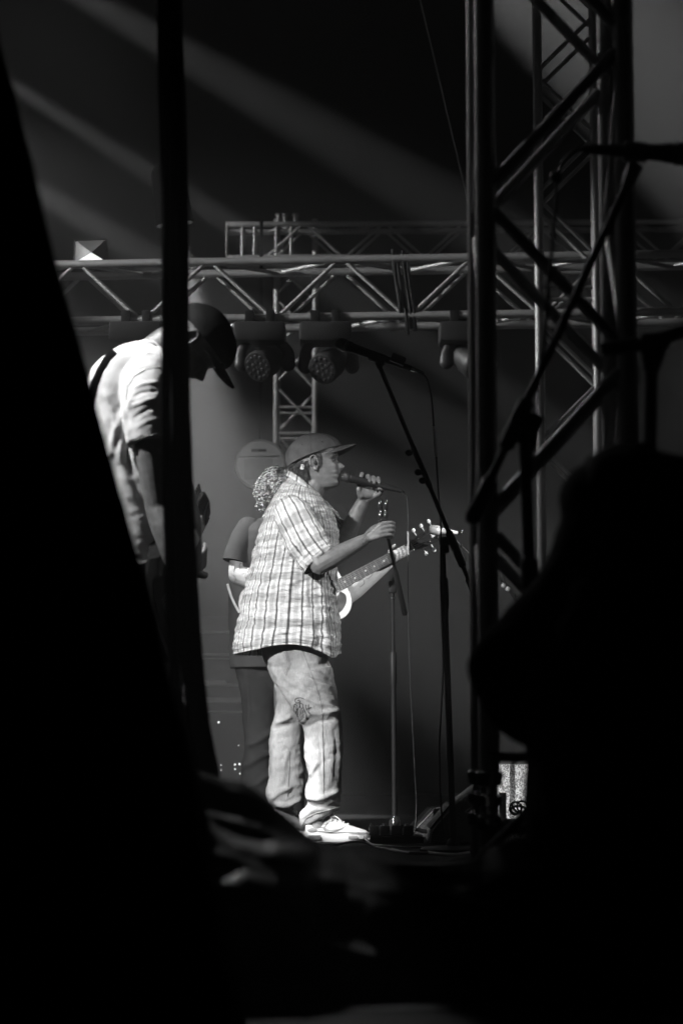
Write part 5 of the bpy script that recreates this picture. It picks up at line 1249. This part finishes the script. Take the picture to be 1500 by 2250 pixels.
cable('white cable lying in a shallow loop beyond the crew member', px3([(1226, 1815, 9.3), (1250, 1808, 9.3), (1270, 1802, 9.32), (1292, 1802, 9.35), (1280, 1812, 9.4), (1255, 1815, 9.4), (1228, 1816, 9.4)]), .004, WC)
cable('short white cable end beside the shallow white loop', px3([(1228, 1805, 9.3), (1236, 1799, 9.3), (1246, 1793, 9.3)]), .005, WC)
# pedalboard and floor cables
pb_ = thing('pedalboard', 'low dark pedalboard on the deck in front of the singer', 'pedalboard')
YP = 9.6; xa, xb_ = at(812, 1840, YP).x, at(930, 1840, YP).x
obj('frame', box(((xa + xb_) / 2, YP + .12, .018), (xb_ - xa, .26, .03), bev=.004), BLACK, pb_)
obj('rail', box(((xa + xb_) / 2, YP - .012, .03), (xb_ - xa, .008, .006), bev=.001), ALUDARK, pb_)
for k, x in enumerate((822, 846, 872, 898)):
    xx = at(x, 1838, YP).x; pd = obj('pedal', box((xx, YP + .08, .055), (.042, .09, .04), bev=.005), BLACKPL, pb_)
    obj('knob', lathe([(0, .006), (.009, .005), (.01, .001)], (xx - .01, YP + .06, .075), (0, 0, 1), 10), CHROME, pd)
    obj('foot_switch', lathe([(0, .006), (.008, .006), (.009, .001)], (xx, YP + .04, .075), (0, 0, 1), 10), CHROME, pd)
def floor_pts(lst, r=.004): 
    out_ = []
    for x, Y, z in lst: out_.append(V((at(x, 1840, Y).x, Y, z + r)))
    return out_
YS_ = 9.45
cable('cable crossing the deck in front of the white sneaker', floor_pts([(690, 9.5, 0), (735, 9.45, .0), (770, 9.4, .012), (800, 9.35, .012), (825, 9.2, .0), (850, 9.0, .0), (900, 8.6, 0)]), .005, mat('grey_cable', .12, .4))
cable('cable running from the pedalboard to the monitor wedge', floor_pts([(800, 9.75, .02), (815, 9.55, .0), (850, 9.3, 0), (900, 9.15, 0), (950, 9.2, 0), (1000, 9.3, 0)]), .004, mat('grey_cable', .12, .4))
cable('pale cable end beside the toe of the white sneaker', floor_pts([(806, 9.7, .01), (815, 9.72, .018), (828, 9.75, .02), (850, 9.9, .01)]), .005, PALEPL)
cable('glinting cable curled on the deck near the tall stand base', floor_pts([(860, 9.0, 0), (885, 8.75, 0), (930, 8.65, 0), (945, 8.8, 0), (930, 8.95, 0)]), .005, mat('grey_cable', .12, .4))
cable('glinting cable bend on the deck in front of the monitor wedge', floor_pts([(940, 8.7, 0), (965, 8.55, 0), (1000, 8.5, 0), (1020, 8.6, 0), (1040, 8.8, 0)]), .006, PALEPL)

# ------------------------------------------------------------------ foreground: drape, hanging strips, sheeting
edge = [(-160, -60), (-60, -20), (100, 2), (200, 33), (300, 56), (370, 76), (470, 98), (570, 122), (660, 148), (730, 170), (800, 189), (870, 207), (950, 229), (1030, 252), (1120, 277), (1200, 299), (1300, 328), (1400, 350), (1480, 369), (1560, 392), (1660, 425), (1760, 450), (2000, 500), (2160, 520)]
ey = [e[0] for e in edge]; ex_ = [e[1] for e in edge]
YL = 3.5
def curtain_fn(a_, b_):
    py = -160 + 2310 * b_; ex1 = np.interp(py, ey, ex_); px = ex1 - (a_ ** 1.2) * 1000
    Y = YL + .035 * math.sin(a_ * 38 + 1.2 * math.sin(b_ * 5)) * min(1, a_ * 8) + .10 * math.sin(a_ * 9 + b_ * 2) * min(1, a_ * 4) - .02 * math.cos(min(a_ * 40, 3.14)) + .015 * noise.noise(V((a_ * 14, b_ * 9, 1)))
    return at(px, py, Y)
cu = tag(obj('side_curtain', grid(110, 90, curtain_fn), BLACKCL, angle=180), 'heavy black side curtain hanging beside the bowed guitarist', 'curtain')
sd = cu.modifiers.new('thickness', 'SOLIDIFY'); sd.thickness = .008
hs_ = thing('hanging_strips', 'pair of black fabric strips hanging in front of the bowed guitarist', 'fabric strip')
Ls = [(-80, 343, 398), (0, 345, 400), (200, 347, 407), (400, 354, 413), (600, 355, 416), (700, 354, 416), (900, 356, 419), (1100, 358, 426), (1200, 361, 430), (1300, 364, 436), (1400, 367, 443), (1500, 374, 452), (1600, 388, 463), (1700, 402, 485), (1850, 415, 505), (1990, 425, 520)]
yy_ = [l[0] for l in Ls]
def strip(f0, f1, seed, Ys, m=BLACKCL):
    rings = []
    for py in np.linspace(-80, 1985, 120):
        l_, r_ = np.interp(py, yy_, [q[1] for q in Ls]), np.interp(py, yy_, [q[2] for q in Ls]); w_ = r_ - l_
        gap = 4.5 * (math.exp(-((py - 900) / 75) ** 2) + .8 * math.exp(-((py - 1500) / 50) ** 2))
        a0 = l_ + w_ * f0 + (gap if f0 > .1 else 0); a1 = l_ + w_ * f1 - (gap if f1 < .9 else 0)
        c_ = at((a0 + a1) / 2, py, Ys); hw = (at(a1, py, Ys) - at(a0, py, Ys)).length / 2; r = []
        for k in range(28):
            x = 2 * math.pi * k / 28; rr = 1 + .10 * noise.noise(V((math.cos(x) * 2 + seed, math.sin(x) * 2, py / 260)))
            r.append((c_.x + hw * math.cos(x) * (1 + .04 * noise.noise(V((seed, 0, py / 200)))), c_.y + .016 * math.sin(x) * rr + .006 * math.sin(3 * x + py / 150), c_.z))
        rings.append(r)
    return obj('strip', loft(rings), m, hs_)
strip(0, .34, 3, 5.0); strip(.30, 1.0, 8, 5.01)
top = [(-300, 1540), (0, 1565), (200, 1605), (330, 1640), (400, 1668), (440, 1692), (485, 1705), (530, 1712), (570, 1735), (620, 1780), (660, 1815), (700, 1848), (760, 1866), (850, 1888), (930, 1895), (1010, 1890), (1060, 1872), (1100, 1846), (1150, 1832), (1210, 1832), (1290, 1826), (1400, 1806), (1600, 1790), (1800, 1780)]
ledges = [ # pixel polyline, step towards the viewer (m), softness px
    ([(395, 1770), (420, 1778), (450, 1800), (480, 1824), (520, 1842), (580, 1857), (640, 1862)], .06, 8),
    ([(430, 1915), (480, 1924), (540, 1917), (620, 1935), (700, 1925)], .02, 14),
    ([(360, 1975), (440, 2005), (540, 2028), (650, 2036), (760, 2012), (850, 1972)], .03, 44)]
def tarp_fn(a_, b_):
    px = -300 + 2000 * a_; ty = np.interp(px, [q[0] for q in top], [q[1] for q in top])
    if b_ < .12:      # back side, falling away to the deck
        k = 1 - b_ / .12; p = at(px, ty, 3.62); p.y += .35 * k; p.z = p.z * (1 - k) + .004 * k; return p
    t = (b_ - .12) / .88; Yd = 2.95; py = ty + 4 + (2330 - ty) * t ** 1.05
    Y = 3.60 - .03 * min(t * 6, 1) - .22 * t
    for ln, amp, sf in ledges:
        xs_ = [q[0] for q in ln]
        if xs_[0] - 60 < px < xs_[-1] + 60:
            wgt = min(1, max(0, (px - xs_[0] + 60) / 90)) * min(1, max(0, (xs_[-1] + 60 - px) / 90))
            yl = np.interp(px, xs_, [q[1] for q in ln]); Y -= amp * wgt / (1 + math.exp(-(py - yl) / sf * 1.6)) * (1 if py < yl + 130 else max(.35, 1 - (py - yl - 130) / 260))
    Y += .020 * (abs(noise.noise(V((px / 330, (py - px * .30) / 70, 3)))) - .2) * min(1, t * 8)
    Y += .010 * noise.fractal(V((px / 260, py / 150, 2)), 1, 2, 3) * min(1, t * 5)
    p = at(px, py, Y); p.z = max(p.z, .004); return p
tarp = tag(obj('black_sheeting', grid(260, 190, tarp_fn), TARP, angle=180), 'crumpled black plastic sheeting heaped over gear in the foreground', 'tarpaulin')

# ------------------------------------------------------------------ put every Empty at the base of its thing
bpy.context.view_layer.update()
for o in [x for x in bpy.data.objects if x.type == 'EMPTY']:
    if o.name.startswith('sneaker') or o.name.startswith('shoe'): continue
    lo = V((1e9, 1e9, 1e9)); hi = -lo
    for c in o.children_recursive:
        if c.type == 'MESH':
            for k in c.bound_box:
                p = c.matrix_world @ V(k)
                lo = V(map(min, lo, p)); hi = V(map(max, hi, p))
    if lo.x > 1e8: continue
    b_ = V(((lo.x + hi.x) / 2, (lo.y + hi.y) / 2, lo.z)); o.location = b_
    for c in o.children: c.matrix_parent_inverse = Matrix.Translation(-b_)
